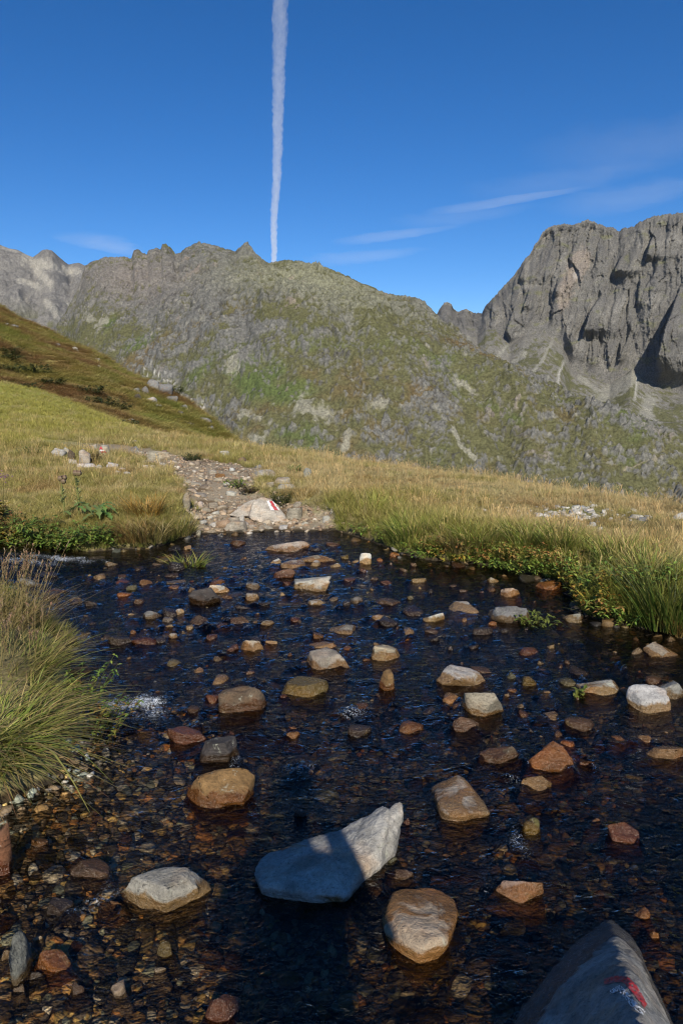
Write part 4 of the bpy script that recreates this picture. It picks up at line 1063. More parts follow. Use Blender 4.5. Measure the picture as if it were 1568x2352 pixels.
slabp = land(784+330/2, 1021+95/2, 62, 16, 'pale', 'pale flat slab on the brow of the meadow beside a low shrub', None, dr=0.5)
land(784+405/2, 1021+106/2, 42, 13, 'pale', 'smaller pale slab leaning on the slab at the meadow brow', None, dr=0.6)
for x, b, w, h, c in [(1020,332,28,22,'tan'), (910,332,34,16,'white'), (940,334,26,14,'white'), (1080,296,40,14,'white'), (1110,304,44,16,'white'), (1140,312,40,16,'white'), (1155,378,34,20,'white'), (1120,345,30,16,'pale'), (1095,325,36,14,'white'), (975,328,26,14,'white'), (1190,392,24,12,'white'), (1060,330,30,14,'white')]:
    land(784+x/2, 1021+b/2, w/2*1.1, h/2*1.2, c, f'small {WORD[c]} stone in the bare patch of the dry meadow', 'stones in the bare patch')
for x, b, w, h, c in [(1552,344,44,30,'pale'), (1365,344,66,24,'pale'), (1385,355,44,18,'grey')]:
    land(784+x/2, 1021+b/2, w/2*1.1, h/2*1.1, c, 'pale stone half hidden in grass behind the rush clump', 'stones in the grass behind the rushes')

# an unseen boulder added beside the photographer to shade the water's right edge
sh = hull_rock('boulder', [[(1.12,1.6,-0.1), (1.1,1.2,-0.1), (1.95,1.1,-0.1), (2.1,1.65,-0.1), (1.2,1.5,0.42), (1.22,1.25,0.62), (1.5,1.2,0.78), (1.9,1.4,0.66), (1.6,1.65,0.5), (2.05,1.2,0.2), (1.1,1.4,0.4)]], 'grey', M['stream'], 0.02, 55, 0.03, 4, 4.0)
tag(sh, 'unseen grey boulder added on the shore to shade the water', 'boulder')

# rocks on the heath hillside
for i, (px, py, w, h, c) in enumerate([(350,895,34,26,'grey'), (330,905,26,20,'grey'), (375,905,40,26,'grey'), (395,925,28,18,'grey'), (345,925,30,16,'pale'), (310,900,22,12,'grey'), (420,940,26,14,'grey'), (315,918,20,16,'dark'), (362,935,18,10,'pale'), (180,888,24,6,'pale'), (300,965,18,7,'white'), (283,980,22,7,'pale'),
        (172,805,16,10,'pale'), (130,795,18,8,'grey'), (220,830,18,8,'pale'), (30,752,20,8,'grey'), (12,748,16,8,'grey'), (255,935,14,5,'pale'), (470,970,30,14,'grey'), (350,945,16,6,'pale'), (430,975,30,9,'pale'), (480,985,24,10,'grey'), (410,950,20,9,'grey'), (290,940,12,6,'grey'), (225,842,14,6,'white'), (48,780,12,5,'pale')]):
    # find the hillside under that bearing
    d = ray(px, py); ts = np.linspace(28, 200, 900)
    s = d[0]/d[1]
    X, Y, Z = hill_pt(np.full(700, s), np.linspace(0, 1, 700))
    q1, q2 = project(np.stack([X, Y, Z], -1))
    k = int(np.argmin(np.abs(q2-py)))
    add_stone(px, py, w, h, c, 'dry', f'{WORD[c]} weathered rock jutting from the brown heath slope', 'rocks on the heath hillside', hit=np.array([X[k], Y[k], Z[k]-0.1]), name='rock', sub=3)

# ------------------------------------------------------------------ loose cobbles in the stream, singly
def in_view(x, y, z, m=0.0):
    P = np.stack([x, y, z], -1); px, py = project(P)
    return (px > -m) & (px < 1568+m) & (py < 2352+m)
rng = np.random.default_rng(3)
_cob = []
for k in range(8):
    V, Fc = stone_verts(900+k, 2, 7, 0.8, 0.05)
    _cob.append(make_mesh('cobble', V*np.array([1, rng.uniform(0.65, 0.95), rng.uniform(0.45, 0.75)]), Fc, M['wet']))
occupied = []
def scatter_cobbles(n, ylo, yhi, rlo, rhi, cols, word, zoff):
    c = 0
    while c < n:
        y = rng.uniform(ylo, yhi); x = rng.uniform(-0.62, 0.62)*(y+0.3)
        if float(sdist(x, y, WATER)) < 0.1: continue
        r = rng.uniform(rlo, rhi)
        if any((x-a)**2+(y-b)**2 < (r+q)**2 for a, b, q in occupied): continue
        occupied.append((x, y, r))
        h = float(ground_h(x, y))
        o = obj('cobble', _cob[rng.integers(8)], None, (x, y, h + zoff*r))
        o.scale = (r, r, r); o.rotation_euler = (rng.normal(0, 0.2), rng.normal(0, 0.2), rng.uniform(0, 6.28))
        cn = cols[rng.integers(len(cols))]
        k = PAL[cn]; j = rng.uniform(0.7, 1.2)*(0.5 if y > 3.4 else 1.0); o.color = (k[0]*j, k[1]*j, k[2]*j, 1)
        UNNAMED.append((o, f'small {WORD[cn]} cobble on the bed')); tag(o, f'small {WORD[cn]} cobble {word}', 'cobble', 'cobbles on the stream bed')
        c += 1
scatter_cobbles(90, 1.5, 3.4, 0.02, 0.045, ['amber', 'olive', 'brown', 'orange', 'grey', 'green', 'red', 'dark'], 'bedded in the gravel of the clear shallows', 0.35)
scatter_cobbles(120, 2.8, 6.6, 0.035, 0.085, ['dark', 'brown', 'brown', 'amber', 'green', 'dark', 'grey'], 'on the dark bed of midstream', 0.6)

# single each stone out by the well-known stone it lies next to
import re as _re
LANDMARKS += [(big, big['label'], False), (mark, mark['label'], False), (tanb, tanb['label'], False), (pyr, pyr['label'], False), (pathrock, 'painted rock', True)]
def short(l):
    return _re.split(r',| with | lying | in | beside | by | below | above | upstream | touching | leaning | behind | near | at | of | alone | under | set | its | drowned | pointing | propped | resting | standing | growing ', l)[0]
_L = [(l.location.x, l.location.y, short(t), d) for l, t, d in LANDMARKS]
for o, pre in UNNAMED:
    dry = 'on the path' in pre
    d = min((k for k in _L if k[3] == dry), key=lambda k: (k[0]-o.location.x)**2+(k[1]-o.location.y)**2)
    o['label'] = ' '.join(f'{pre} near the {d[2]}'.split()[:16])
# ------------------------------------------------------------------ scattered stuff (gravel, grass): points carrying size, turn, colour
def unlinked(name, meshes):
    col_ = bpy.data.collections.new(name)
    for i, me in enumerate(meshes):
        o = bpy.data.objects.new(f'{name}_{i:02d}', me); col_.objects.link(o)
    return col_

def sow(name, pts, rot, scl, var, colr, source, label):
    me = bpy.data.meshes.new(name)
    n = len(pts)
    me.vertices.add(n); me.vertices.foreach_set('co', np.asarray(pts, np.float32).ravel())
    a = me.attributes.new('rot', 'FLOAT_VECTOR', 'POINT'); a.data.foreach_set('vector', np.asarray(rot, np.float32).ravel())
    a = me.attributes.new('scl', 'FLOAT_VECTOR', 'POINT'); a.data.foreach_set('vector', np.asarray(scl, np.float32).ravel())
    a = me.attributes.new('var', 'INT', 'POINT'); a.data.foreach_set('value', np.asarray(var, np.int32))
    a = me.attributes.new('gcol', 'FLOAT_COLOR', 'POINT'); c4 = np.ones((n, 4), np.float32); c4[:, :3] = colr; a.data.foreach_set('color', c4.ravel())
    o = obj(name, me)
    ng = bpy.data.node_groups.new(name, 'GeometryNodeTree')
    ng.interface.new_socket('Geometry', in_out='INPUT', socket_type='NodeSocketGeometry')
    ng.interface.new_socket('Geometry', in_out='OUTPUT', socket_type='NodeSocketGeometry')
    N = ng.nodes.new; L = ng.links.new
    gi = N('NodeGroupInput'); go = N('NodeGroupOutput')
    ci = N('GeometryNodeCollectionInfo'); ci.inputs['Collection'].default_value = source
    ci.inputs['Separate Children'].default_value = True; ci.inputs['Reset Children'].default_value = True
    ip = N('GeometryNodeInstanceOnPoints'); ip.inputs['Pick Instance'].default_value = True
    def named(nm, dt):
        k = N('GeometryNodeInputNamedAttribute'); k.data_type = dt; k.inputs['Name'].default_value = nm; return k.outputs['Attribute']
    er = N('FunctionNodeEulerToRotation')
    L(named('rot', 'FLOAT_VECTOR'), er.inputs[0])
    L(gi.outputs[0], ip.inputs['Points']); L(ci.outputs[0], ip.inputs['Instance'])
    L(named('var', 'INT'), ip.inputs['Instance Index'])
    L(er.outputs[0], ip.inputs['Rotation']); L(named('scl', 'FLOAT_VECTOR'), ip.inputs['Scale'])
    L(ip.outputs[0], go.inputs[0])
    md = o.modifiers.new('sow', 'NODES'); md.node_group = ng
    tag(o, label, kind='stuff')
    return o

peb = []
for k in range(8):
    V, Fc = stone_verts(500+k, 2, 8, 0.8, 0.05)
    peb.append(make_mesh('pebble', V*np.array([1, rng.uniform(0.6, 0.95), rng.uniform(0.4, 0.75)]), Fc, M['pebble']))
PEB = unlinked('pebble_source', peb)

def palette(n, cols, wts, j=0.25):
    w = np.array(wts, float); w /= w.sum()
    i = rng.choice(len(cols), n, p=w)
    return np.array(cols)[i]*rng.uniform(1-j, 1+j, (n, 1))

# bed gravel
n = 26000
y = np.concatenate([rng.uniform(1.15, 3.3, 17000)**1.0, rng.uniform(3.3, 7.2, 9000)])
x = rng.uniform(-0.64, 0.64, n)*(y+0.35)
dw = sdist(x, y, WATER)
ok = dw > 0.0
x, y = x[ok], y[ok]; n = len(x)
h = ground_h(x, y)
r = np.exp(rng.normal(math.log(0.0125), 0.42, n))*np.where(y > 3.3, 1.9, 1.0)
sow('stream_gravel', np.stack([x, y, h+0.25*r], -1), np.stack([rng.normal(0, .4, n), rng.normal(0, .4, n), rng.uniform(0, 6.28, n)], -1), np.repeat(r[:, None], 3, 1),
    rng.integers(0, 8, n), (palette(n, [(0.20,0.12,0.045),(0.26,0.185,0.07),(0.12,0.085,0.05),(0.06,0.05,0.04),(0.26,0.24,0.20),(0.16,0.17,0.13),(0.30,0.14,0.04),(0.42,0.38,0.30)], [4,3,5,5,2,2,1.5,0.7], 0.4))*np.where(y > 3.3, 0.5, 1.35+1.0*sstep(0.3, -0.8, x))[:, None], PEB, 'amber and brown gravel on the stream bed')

# path gravel
n = 30000
x = rng.uniform(-6.5, 1.2, n); y = rng.uniform(6.6, 14.5, n)
dp = sdist(x, y, PATH); dw = sdist(x, y, WATER)
keep = (dp + 0.25*fbm(x*3, y*3, 0, 3, 201) > 0.0) & (dw < 0.05) & (rng.uniform(size=n) < np.where(y < 8.4, 0.75, 0.35))
x, y = x[keep], y[keep]; n = len(x)
h = ground_h(x, y); r = np.exp(rng.normal(math.log(0.0165), 0.55, n))
sow('path_gravel', np.stack([x, y, h+0.15*r], -1), np.stack([rng.normal(0, .3, n), rng.normal(0, .3, n), rng.uniform(0, 6.28, n)], -1), np.repeat(r[:, None], 3, 1),
    rng.integers(0, 8, n), palette(n, [(0.36,0.27,0.18),(0.40,0.33,0.24),(0.26,0.18,0.115),(0.20,0.155,0.11),(0.48,0.43,0.35)], [4,2.5,4,2,0.7], 0.25), PEB, 'tan gravel and stone chips on the path')

# shore gravel at the photographer's feet and the white chips of the bare patch
n = 2500
x = rng.uniform(-2.5, 2.5, n); y = rng.uniform(-1.2, 0.9, n); r = np.exp(rng.normal(math.log(0.03), 0.5, n))
c0 = ground_hit(784+1110/2, 1021+325/2)
n2 = 170
x = np.concatenate([x, rng.normal(c0[0], 0.35, n2)]); y = np.concatenate([y, rng.normal(c0[1], 0.28, n2)]); r = np.concatenate([r, np.exp(rng.normal(math.log(0.022), 0.4, n2))]); n += n2
colr = palette(n, [(0.30,0.26,0.20),(0.38,0.34,0.28),(0.2,0.17,0.13)], [3,2,2]); colr[-n2:] = palette(n2, [(0.42,0.40,0.35),(0.30,0.28,0.24)], [2,1])
sow('shore_gravel', np.stack([x, y, ground_h(x, y)+0.15*r], -1), np.stack([rng.normal(0, .3, n), rng.normal(0, .3, n), rng.uniform(0, 6.28, n)], -1), np.repeat(r[:, None], 3, 1), rng.integers(0, 8, n), colr, PEB, 'loose chips of stone on bare ground')

# ---- grass
def blades(n, seed, spread=0.06, hmin=0.5, hmax=1.0, width=0.018, lean=0.35, droop=0.5, seg=3, heads=0.0, wind=(0, 0), tone=0.25):
    """a tuft, one unit tall: tapering strips that lean and droop; returns verts, faces (quads), colours"""
    g = random.Random(seed); V = []; Fc = []; Cc = []
    for b in range(n):
        a = g.uniform(0, 6.283); rr = spread*math.sqrt(g.random())
        bx, by = rr*math.cos(a), rr*math.sin(a)
        th = a + g.gauss(0, 0.7); H = g.uniform(hmin, hmax); ln = g.uniform(0.1, 1)*lean; dr = g.uniform(0.2, 1)*droop
        dx, dy = math.cos(th)+wind[0], math.sin(th)+wind[1]
        pxn, pyn = -math.sin(th+g.uniform(-1, 1)), math.cos(th+g.uniform(-1, 1))
        w = width*g.uniform(0.7, 1.3)
        head = g.random() < heads
        tn = 1+g.uniform(-tone, tone)
        i0 = len(V)
        for s in range(seg+1):
            t = s/seg
            f = ln*t*H + dr*H*t*t*0.8
            z = H*(t - 0.38*dr*t*t*t)
            ww = w*(1-t**1.5*0.93)
            if head: ww = w*0.30 if t < 0.8 else w*1.1
            cx, cy = bx+dx*f, by+dy*f
            V.append((cx-pxn*ww/2, cy-pyn*ww/2, z)); V.append((cx+pxn*ww/2, cy+pyn*ww/2, z))
            k = tn*(0.8+0.3*t)
            cc = (1.25*tn, 1.05*tn, 0.9*tn) if head else (k*(0.96+0.12*t), k, k*0.95)
            Cc += [cc, cc]
        for s in range(seg):
            k = i0+2*s; Fc.append((k, k+1, k+3, k+2))
    return np.array(V), np.array(Fc), np.array(Cc)
tufts = []
for k in range(6):
    V, Fc, Cc = blades(26, 40+k, 0.16, 0.45, 1.0, 0.026, 0.5, 0.55)
    tufts.append(make_mesh('tuft', V, Fc, M['grass'], False, Cc))
for k in range(3):   # 6-8: with seed stalks
    V, Fc, Cc = blades(14, 60+k, 0.2, 0.7, 1.25, 0.024, 0.25, 0.3, 4, 0.75)
    tufts.append(make_mesh('tuft', V, Fc, M['grass'], False, Cc))
for k in range(3):   # 9-11: dense short turf
    V, Fc, Cc = blades(44, 80+k, 0.42, 0.35, 0.9, 0.03, 0.8, 0.7, 2)
    tufts.append(make_mesh('tuft', V, Fc, M['grass'], False, Cc))
TUFT = unlinked('tuft_source', tufts)

STRAW = np.array([0.52, 0.435, 0.22]); GREEN = np.array([0.31, 0.34, 0.075]); OLIVE = np.array([0.34, 0.31, 0.095]); RUST = np.array([0.36, 0.235, 0.095]); LIME = np.array([0.38, 0.355, 0.085])
def meadow(n, ylo, yhi, kind, label, name, smin, smax):
    y = np.exp(rng.uniform(math.log(ylo), math.log(yhi), n))
    x = rng.uniform(-0.72, 0.66, n)*(y+0.4)
    h, dw, dp, q = ground_h(x, y, True)
    px, py = project(np.stack([x, y, h], -1))
    pn = fbm(x*3, y*3, 0, 3, 201)
    bare = np.exp(-((x-c0[0])/0.42)**2-((y-c0[1])/0.30)**2)
    keep = (dw < -0.02) & (dp + 0.22*pn < 0.03) & (q < 12) & (bare + 0.5*pn < 0.42) & (y > 3.0)
    for sx, sy, r in DRY:
        f = sy/np.hypot(sx, sy); g_ = sx/np.hypot(sx, sy)
        a_ = (x-sx)*g_ + (y-sy)*f; b_ = (x-sx)*f - (y-sy)*g_
        keep &= ~((np.abs(b_) < r*1.05+0.03) & (a_ > -(r+0.35 if kind != 'turf' else r+0.12)) & (a_ < r))
    x, y, h, dw, dp, q, px, py = [k[keep] for k in (x, y, h, dw, dp, q, px, py)]; n = len(x)
    n1 = fbm(x*0.7, y*0.7, 0, 3, 211); n2 = fbm(x*2.6, y*2.6, 0, 3, 212); n3 = rng.normal(0, 1, n)
    edge = np.exp(-np.clip(-dw, 0, 9)/0.55)
    g = edge*1.2*sstep(-0.3, 0.6, x) + edge*0.6*(1-sstep(-0.3, 0.6, x)) + 0.9*n1 + 0.5*n2
    colr = np.repeat(STRAW[None], n, 0)
    colr = mixc(colr, OLIVE, sstep(-0.05, 0.35, g + 0.25*n3*0.5 + 0.28*sstep(0.0, -2.0, x)))
    colr = mixc(colr, GREEN, sstep(0.42, 0.95, g + 0.1*n3))
    colr = mixc(colr, RUST, sstep(0.08, 0.38, fbm(x*1.1, y*1.1, 0, 3, 213) + 0.12*n3)*0.75*(1-edge))
    tongue = sstep(-5.5, -8.5, x)*sstep(13.5, 17, y)
    colr = mixc(colr, LIME, tongue*np.clip(0.7+1.1*n1+0.5*n2, 0.15, 1))
    heath = sstep(0.10, 0.3, fbm(x*0.9+3, y*0.9, 0, 3, 214))*sstep(1.8, 3.2, x)
    colr = mixc(colr, (0.20, 0.165, 0.065), heath*0.7)
    colr = colr*rng.uniform(0.75, 1.22, (n, 1))
    s = rng.uniform(smin, smax, n)*(1+0.5*n1)
    if kind == 'turf':
        var = rng.integers(9, 12, n)
    elif kind == 'tall':
        var = rng.integers(6, 9, n); colr = mixc(colr, (0.47, 0.38, 0.21), np.full(n, 0.55))
    else: var = rng.integers(0, 6, n)
    if kind == 'tuft':
        s = s*(1 + 0.22*edge*sstep(-0.2, 0.8, x))
    s = s*(1-0.45*sstep(-0.4, -1.5, x)*sstep(10.5, 8, y)*(kind != 'turf'))*(1-0.42*sstep(-0.5, 0.5, x)*sstep(0.4, 1.2, -dw)*(0.6 if kind == 'tall' else 1.0))
    sow(name, np.stack([x, y, h-0.01], -1), np.stack([rng.normal(0, .12, n), rng.normal(0, .12, n), rng.uniform(0, 6.28, n)], -1), np.stack([s*rng.uniform(0.9, 1.4, n), s*rng.uniform(0.9, 1.4, n), s], -1), var, colr, TUFT, label)
meadow(52000, 3.9, 30, 'turf', 'short dry turf of the meadow', 'turf', 0.07, 0.12)
meadow(50000, 3.9, 40, 'tuft', 'dry straw-coloured and green meadow grass', 'meadow_grass', 0.09, 0.19)
meadow(16000, 15, 40, 'tuft', 'yellow-green grass of the far meadow slope', 'slope_grass', 0.12, 0.26)
meadow(3600, 4.6, 24, 'tall', 'tall flowering grass stalks above the meadow', 'grass_stalks', 0.14, 0.26)

# heath tufts on the hillside
n = 26000
s = rng.uniform(-0.56, -0.12, n); t = rng.uniform(0.01, 1.0, n)**1.2
X, Y, Z = hill_pt(s, t)
n1 = fbm(X/9, Y/14, 0, 4, 221); n2 = fbm(X/3, Y/4, 0, 3, 222)
colr = np.repeat(np.array([[0.33, 0.275, 0.09]]), n, 0)
colr = mixc(colr, (0.25, 0.155, 0.07), sstep(-0.1, 0.25, n1)); colr = mixc(colr, (0.24, 0.25, 0.06), sstep(0.0, 0.3, -n1+0.5*n2)); colr = mixc(colr, (0.40, 0.34, 0.14), sstep(0.15, 0.4, n2))
colr = colr*rng.uniform(0.95, 1.6, (n, 1))
sc = rng.uniform(0.25, 0.6, n)*(0.7+Y/150)
sow('heath', np.stack([X, Y, Z-0.03], -1), np.stack([0*s, 0*s, rng.uniform(0, 6.28, n)], -1), np.stack([sc*1.8, sc*1.8, sc*0.8], -1), rng.integers(9, 12, n), colr, TUFT, 'brown and olive heath covering the hillside')

# ------------------------------------------------------------------ plants
def leaf_strip(V, Fc, Cc, base, dirv, length, width, colr, droop=0.3, seg=3, lobes=0, fold=0.15):
    """one leaf blade, pointed at both ends (or lobed)"""
    d = np.array(dirv, float); d /= np.linalg.norm(d)
    side = np.cross(d, (0, 0, 1.0)); 
    if np.linalg.norm(side) < 1e-4: side = np.array([1.0, 0, 0])
    side /= np.linalg.norm(side); upv = np.cross(side, d)
    i0 = len(V)
    for s in range(seg+1):
        t = s/seg
        w = width*math.sin(math.pi*(0.12+0.86*t))**0.8
        if lobes: w *= (1.25 if s % 2 else 0.45)
        c = np.array(base) + d*length*t - np.array((0, 0, 1.0))*droop*length*t*t
        V.append(tuple(c-side*w/2+upv*w*fold)); V.append(tuple(c)); V.append(tuple(c+side*w/2+upv*w*fold))
        Cc += [colr, tuple(k*1.15 for k in colr), colr]
    for s in range(seg):
        k = i0+3*s
        Fc.append((k, k+1, k+4, k+3)); Fc.append((k+1, k+2, k+5, k+4))

def tube(V, Fc, Cc, pts, r0, r1, colr, n=5):
    i0 = len(V); m = len(pts)
    for i, p in enumerate(pts):
        r = r0+(r1-r0)*i/(m-1)
        for k in range(n):
            a = 6.283*k/n
            V.append((p[0]+r*math.cos(a), p[1]+r*math.sin(a), p[2])); Cc.append(colr)
    for i in range(m-1):
        for k in range(n):
            a = i0+i*n+k; b = i0+i*n+(k+1) % n
            Fc.append((a, b, b+n, a+n))

def build(name, V, Fc, Cc, parent, mat='plant', smooth=False):
    return obj(name, make_mesh(name, np.array(V), np.array(Fc), M[mat], smooth, np.array(Cc)), parent)

def herb(name, hit, height, spread, nst, colors, label, cat='plant', group=None, leaf=0.04, seed=0, dens=9, lean=(0, 0), stemc=(0.10, 0.10, 0.03)):
    g = random.Random(seed)
    root = link(bpy.data.objects.new(name, None)); root.location = hit; root.empty_display_size = 0.05
    tag(root, label, cat, group)
    V, Fc, Cc = [], [], []; V2, F2, C2 = [], [], []
    for s in range(nst):
        a = g.uniform(0, 6.283); r = spread*math.sqrt(g.random())
        b = np.array((r*0.6*math.cos(a), r*0.6*math.sin(a), -0.03)); H = height*g.uniform(0.55, 1.0)
        tip = np.array((r*1.3*math.cos(a)+lean[0]*H, r*1.3*math.sin(a)+lean[1]*H, H))
        pts = [b + (tip-b)*t + np.array((0, 0, 0.12*H*math.sin(t*3.14))) for t in (0, .35, .7, 1)]
        tube(V, Fc, Cc, pts, 0.003, 0.0012, stemc, 4)
        for l in range(dens):
            t = g.uniform(0.15, 1.0); c = b + (tip-b)*t + np.array((0, 0, 0.12*H*math.sin(t*3.14)))
            th = g.uniform(0, 6.283); cc = g.choice(colors); j = g.uniform(0.7, 1.25)
            leaf_strip(V2, F2, C2, c, (math.cos(th), math.sin(th), g.uniform(-0.1, 0.7)), leaf*g.uniform(0.7, 1.5), leaf*g.uniform(0.4, 0.65), tuple(k*j for k in cc), g.uniform(0.1, 0.6), 2)
    build('stem', V, Fc, Cc, root); build('foliage', V2, F2, C2, root)
    return root

LEAFG = [(0.12,0.20,0.035),(0.17,0.25,0.045),(0.23,0.27,0.05),(0.10,0.155,0.035)]
LEAFR = [(0.27,0.13,0.045),(0.26,0.17,0.05),(0.17,0.20,0.04),(0.13,0.18,0.04),(0.32,0.20,0.06)]
LEAFY = [(0.30,0.22,0.04),(0.20,0.19,0.035),(0.34,0.17,0.035),(0.12,0.15,0.03)]
# bank opposite the path: green and reddish herbs along the water
BANK = ['where the gravel landing meets the grass bank', 'by itself at the gravel end of the grass bank', 'between the dark bushy herb and the straw tuft', 'at the water below the straw tuft', 'behind the deep green tuft on the bank', 'crowning the bank between two green tufts',
        'hanging to the water under the reddish clump', 'below the tuft above the orange sloping stone', 'at the water upstream of the orange sloping stone', 'right above the orange sloping stone', 'behind the bright green leaning tuft', 'at the small inflow of white water', 'on the corner of the bank past the inflow',
        'on the undercut corner by the calm water', 'trailing into the calm dark water', 'between the calm water and the rush clump', 'behind the undercut corner of the bank', 'directly behind the rush clump', 'above the small inflow of white water', 'tucked behind the straw tuft on the bank']
THIS = ['beside the broad yellowing leaves', 'over the little cascade', 'at the water straight below the thistle', 'under the spiny leaves of the thistle', 'among the spiny leaves of the thistle', 'between the thistle and the rust-brown tuft', 'just behind the cascade herbs', 'behind the broad yellowing leaves', 'at the head of the little cascade']
sd = 0
for px, py, H, sp_, nst, colors, word in [
    (835,1226,0.10,0.12,16,LEAFG,'low green'), (895,1245,0.22,0.14,22,LEAFG,'dark green bushy'), (975,1280,0.14,0.18,22,LEAFG,'low green'), (1040,1285,0.15,0.16,20,LEAFY,'yellowing'), (1090,1280,0.22,0.18,26,LEAFR,'reddish'), (1145,1285,0.26,0.2,34,LEAFR,'reddish'),
    (1130,1298,0.14,0.2,26,LEAFG,'low green'), (1200,1295,0.26,0.2,34,LEAFR,'reddish'), (1195,1312,0.16,0.2,30,LEAFG,'low green'), (1255,1318,0.2,0.2,34,LEAFG,'low green'), (1290,1300,0.25,0.2,30,LEAFR,'reddish'), (1325,1345,0.2,0.16,26,LEAFY,'yellowing'), (1375,1360,0.24,0.18,30,LEAFG,'low green'),
    (1365,1395,0.2,0.14,28,LEAFY,'yellowing'), (1400,1415,0.18,0.15,30,LEAFR,'reddish'), (1430,1425,0.16,0.13,24,LEAFG,'low green'), (1420,1370,0.26,0.18,26,LEAFY,'yellowing'), (1470,1360,0.3,0.2,26,LEAFG,'low green'), (1350,1330,0.3,0.2,26,LEAFG,'low green'), (1000,1262,0.2,0.16,20,LEAFR,'reddish')]:
    sd += 1
    herb('herb', ground_hit(px, py), H*0.72, sp_, nst, [tuple(1.4*k for k in c) for c in colors], f'{word} leafy herb {BANK[sd-1]}', 'plant', 'herbs along the rush bank', 0.035, sd, 9, (-0.15, -0.35))
# bank left of the path
for px, py, H, sp_, nst, colors, word in [
    (15,1255,0.18,0.2,26,LEAFY,'yellowing'), (65,1262,0.14,0.2,26,LEAFG,'low green'), (115,1262,0.15,0.18,26,LEAFG,'low green'), (165,1262,0.14,0.16,26,LEAFG,'low green'), (205,1255,0.2,0.18,28,LEAFG,'low green'), (250,1255,0.16,0.14,20,LEAFG,'low green'), (90,1235,0.2,0.2,26,LEAFG,'low green'), (30,1230,0.24,0.2,24,LEAFR,'reddish'), (-40,1250,0.25,0.25,26,LEAFG,'low green')]:
    sd += 1
    herb('herb', ground_hit(px, py), H, sp_, nst, colors, f'{word} leafy herb {THIS[sd-21]}', 'plant', 'herbs along the thistle bank', 0.045, sd, 9, (0.0, -0.35))
for px, py, H, sp_, nst, colors, lab in [
    (442,1058,0.14,0.16,40,[(0.035,0.06,0.018),(0.05,0.08,0.02)],'small dark green bush beside the trail'), (675,1088,0.16,0.14,18,LEAFG,'small green plant by the upright grey stone'),
    (650,1165,0.18,0.13,30,[(0.10,0.10,0.03),(0.07,0.08,0.02)],'dark heather behind the painted rock'), (570,1135,0.10,0.14,26,[(0.07,0.045,0.03),(0.10,0.06,0.03)],'brown heather cushion on the gravel'),
    (550,1120,0.12,0.18,26,LEAFG,'green cushion of plants on the gravel'), (1012,1066,0.30,0.32,60,[(0.10,0.12,0.022),(0.16,0.15,0.03)],'low green shrub behind the pale slab on the brow'),
    (70,1048,0.2,0.2,30,LEAFG,'small green bush at the foot of the bright slope'), (218,1062,0.2,0.14,26,[(0.12,0.07,0.035),(0.16,0.10,0.04)],'brown heather by the orange-stained rock')]:
    sd += 1
    herb('bush', ground_hit(px, py), H, sp_, nst, colors, lab, 'bush', None, 0.035, sd, 10)
for px, py, lab in [(784+890/2, 1143+580/2, 'green plant growing at the foot of the wedge-shaped slab'), (784+1075/2, 1143+905/2, 'tiny green sprig beside the low pale boulder')]:
    sd += 1
    p = at_z(px, py); p[2] = -0.005
    herb('herb', p, 0.06 if 'tiny' not in lab else 0.05, 0.12 if 'tiny' not in lab else 0.03, 26 if 'tiny' not in lab else 6, [(0.17,0.19,0.04),(0.13,0.17,0.03)], lab, 'plant', None, 0.028, sd, 9, (0.2, -0.1))
# yellow broad leaves at the edge
p = ground_hit(-12, 1205)
herb('herb', p, 0.32, 0.12, 10, [(0.34,0.27,0.035),(0.16,0.15,0.03),(0.12,0.07,0.03)], 'broad yellowing leaves beside the thistle', 'plant', None, 0.12, 501, 5)
p = at_z(225, 1690); p[2] = 0.0
herb('herb', p, 0.22, 0.12, 14, LEAFY+LEAFG, 'trailing herb with yellow leaves hanging from the big tussock', 'plant', None, 0.022, 502, 14, (0.55, -0.1))
p = at_z(185, 1640); p[2] = 0.04
herb('herb', p, 0.24, 0.10, 14, LEAFG, 'green sprig at the side of the big tussock', 'plant', None, 0.024, 503, 14, (0.35, 0.1))

# the shrubs of the hillside
for i, (px, py, H) in enumerate([(20,815,1.3), (90,858,1.5), (20,858,1.4), (60,900,1.2), (15,830,1.2), (210,905,1.2), (240,935,1.3), (270,945,1.2), (395,882,1.4), (120,885,1.0), (280,985,0.9)]):
    s = ray(px, py); s = s[0]/s[1]
    X, Y, Z = hill_pt(np.full(500, s), np.linspace(0, 1, 500)); q1, q2 = project(np.stack([X, Y, Z], -1)); k = int(np.argmin(np.abs(q2-py)))
    herb('juniper_bush', (X[k], Y[k], Z[k]-0.1), H*0.7, H*0.9, 46, [(0.045,0.06,0.018),(0.065,0.08,0.02),(0.08,0.09,0.025)], 'dark green juniper bush low on the heath hillside', 'bush', 'juniper bushes on the hillside', 0.22, 600+i, 10)

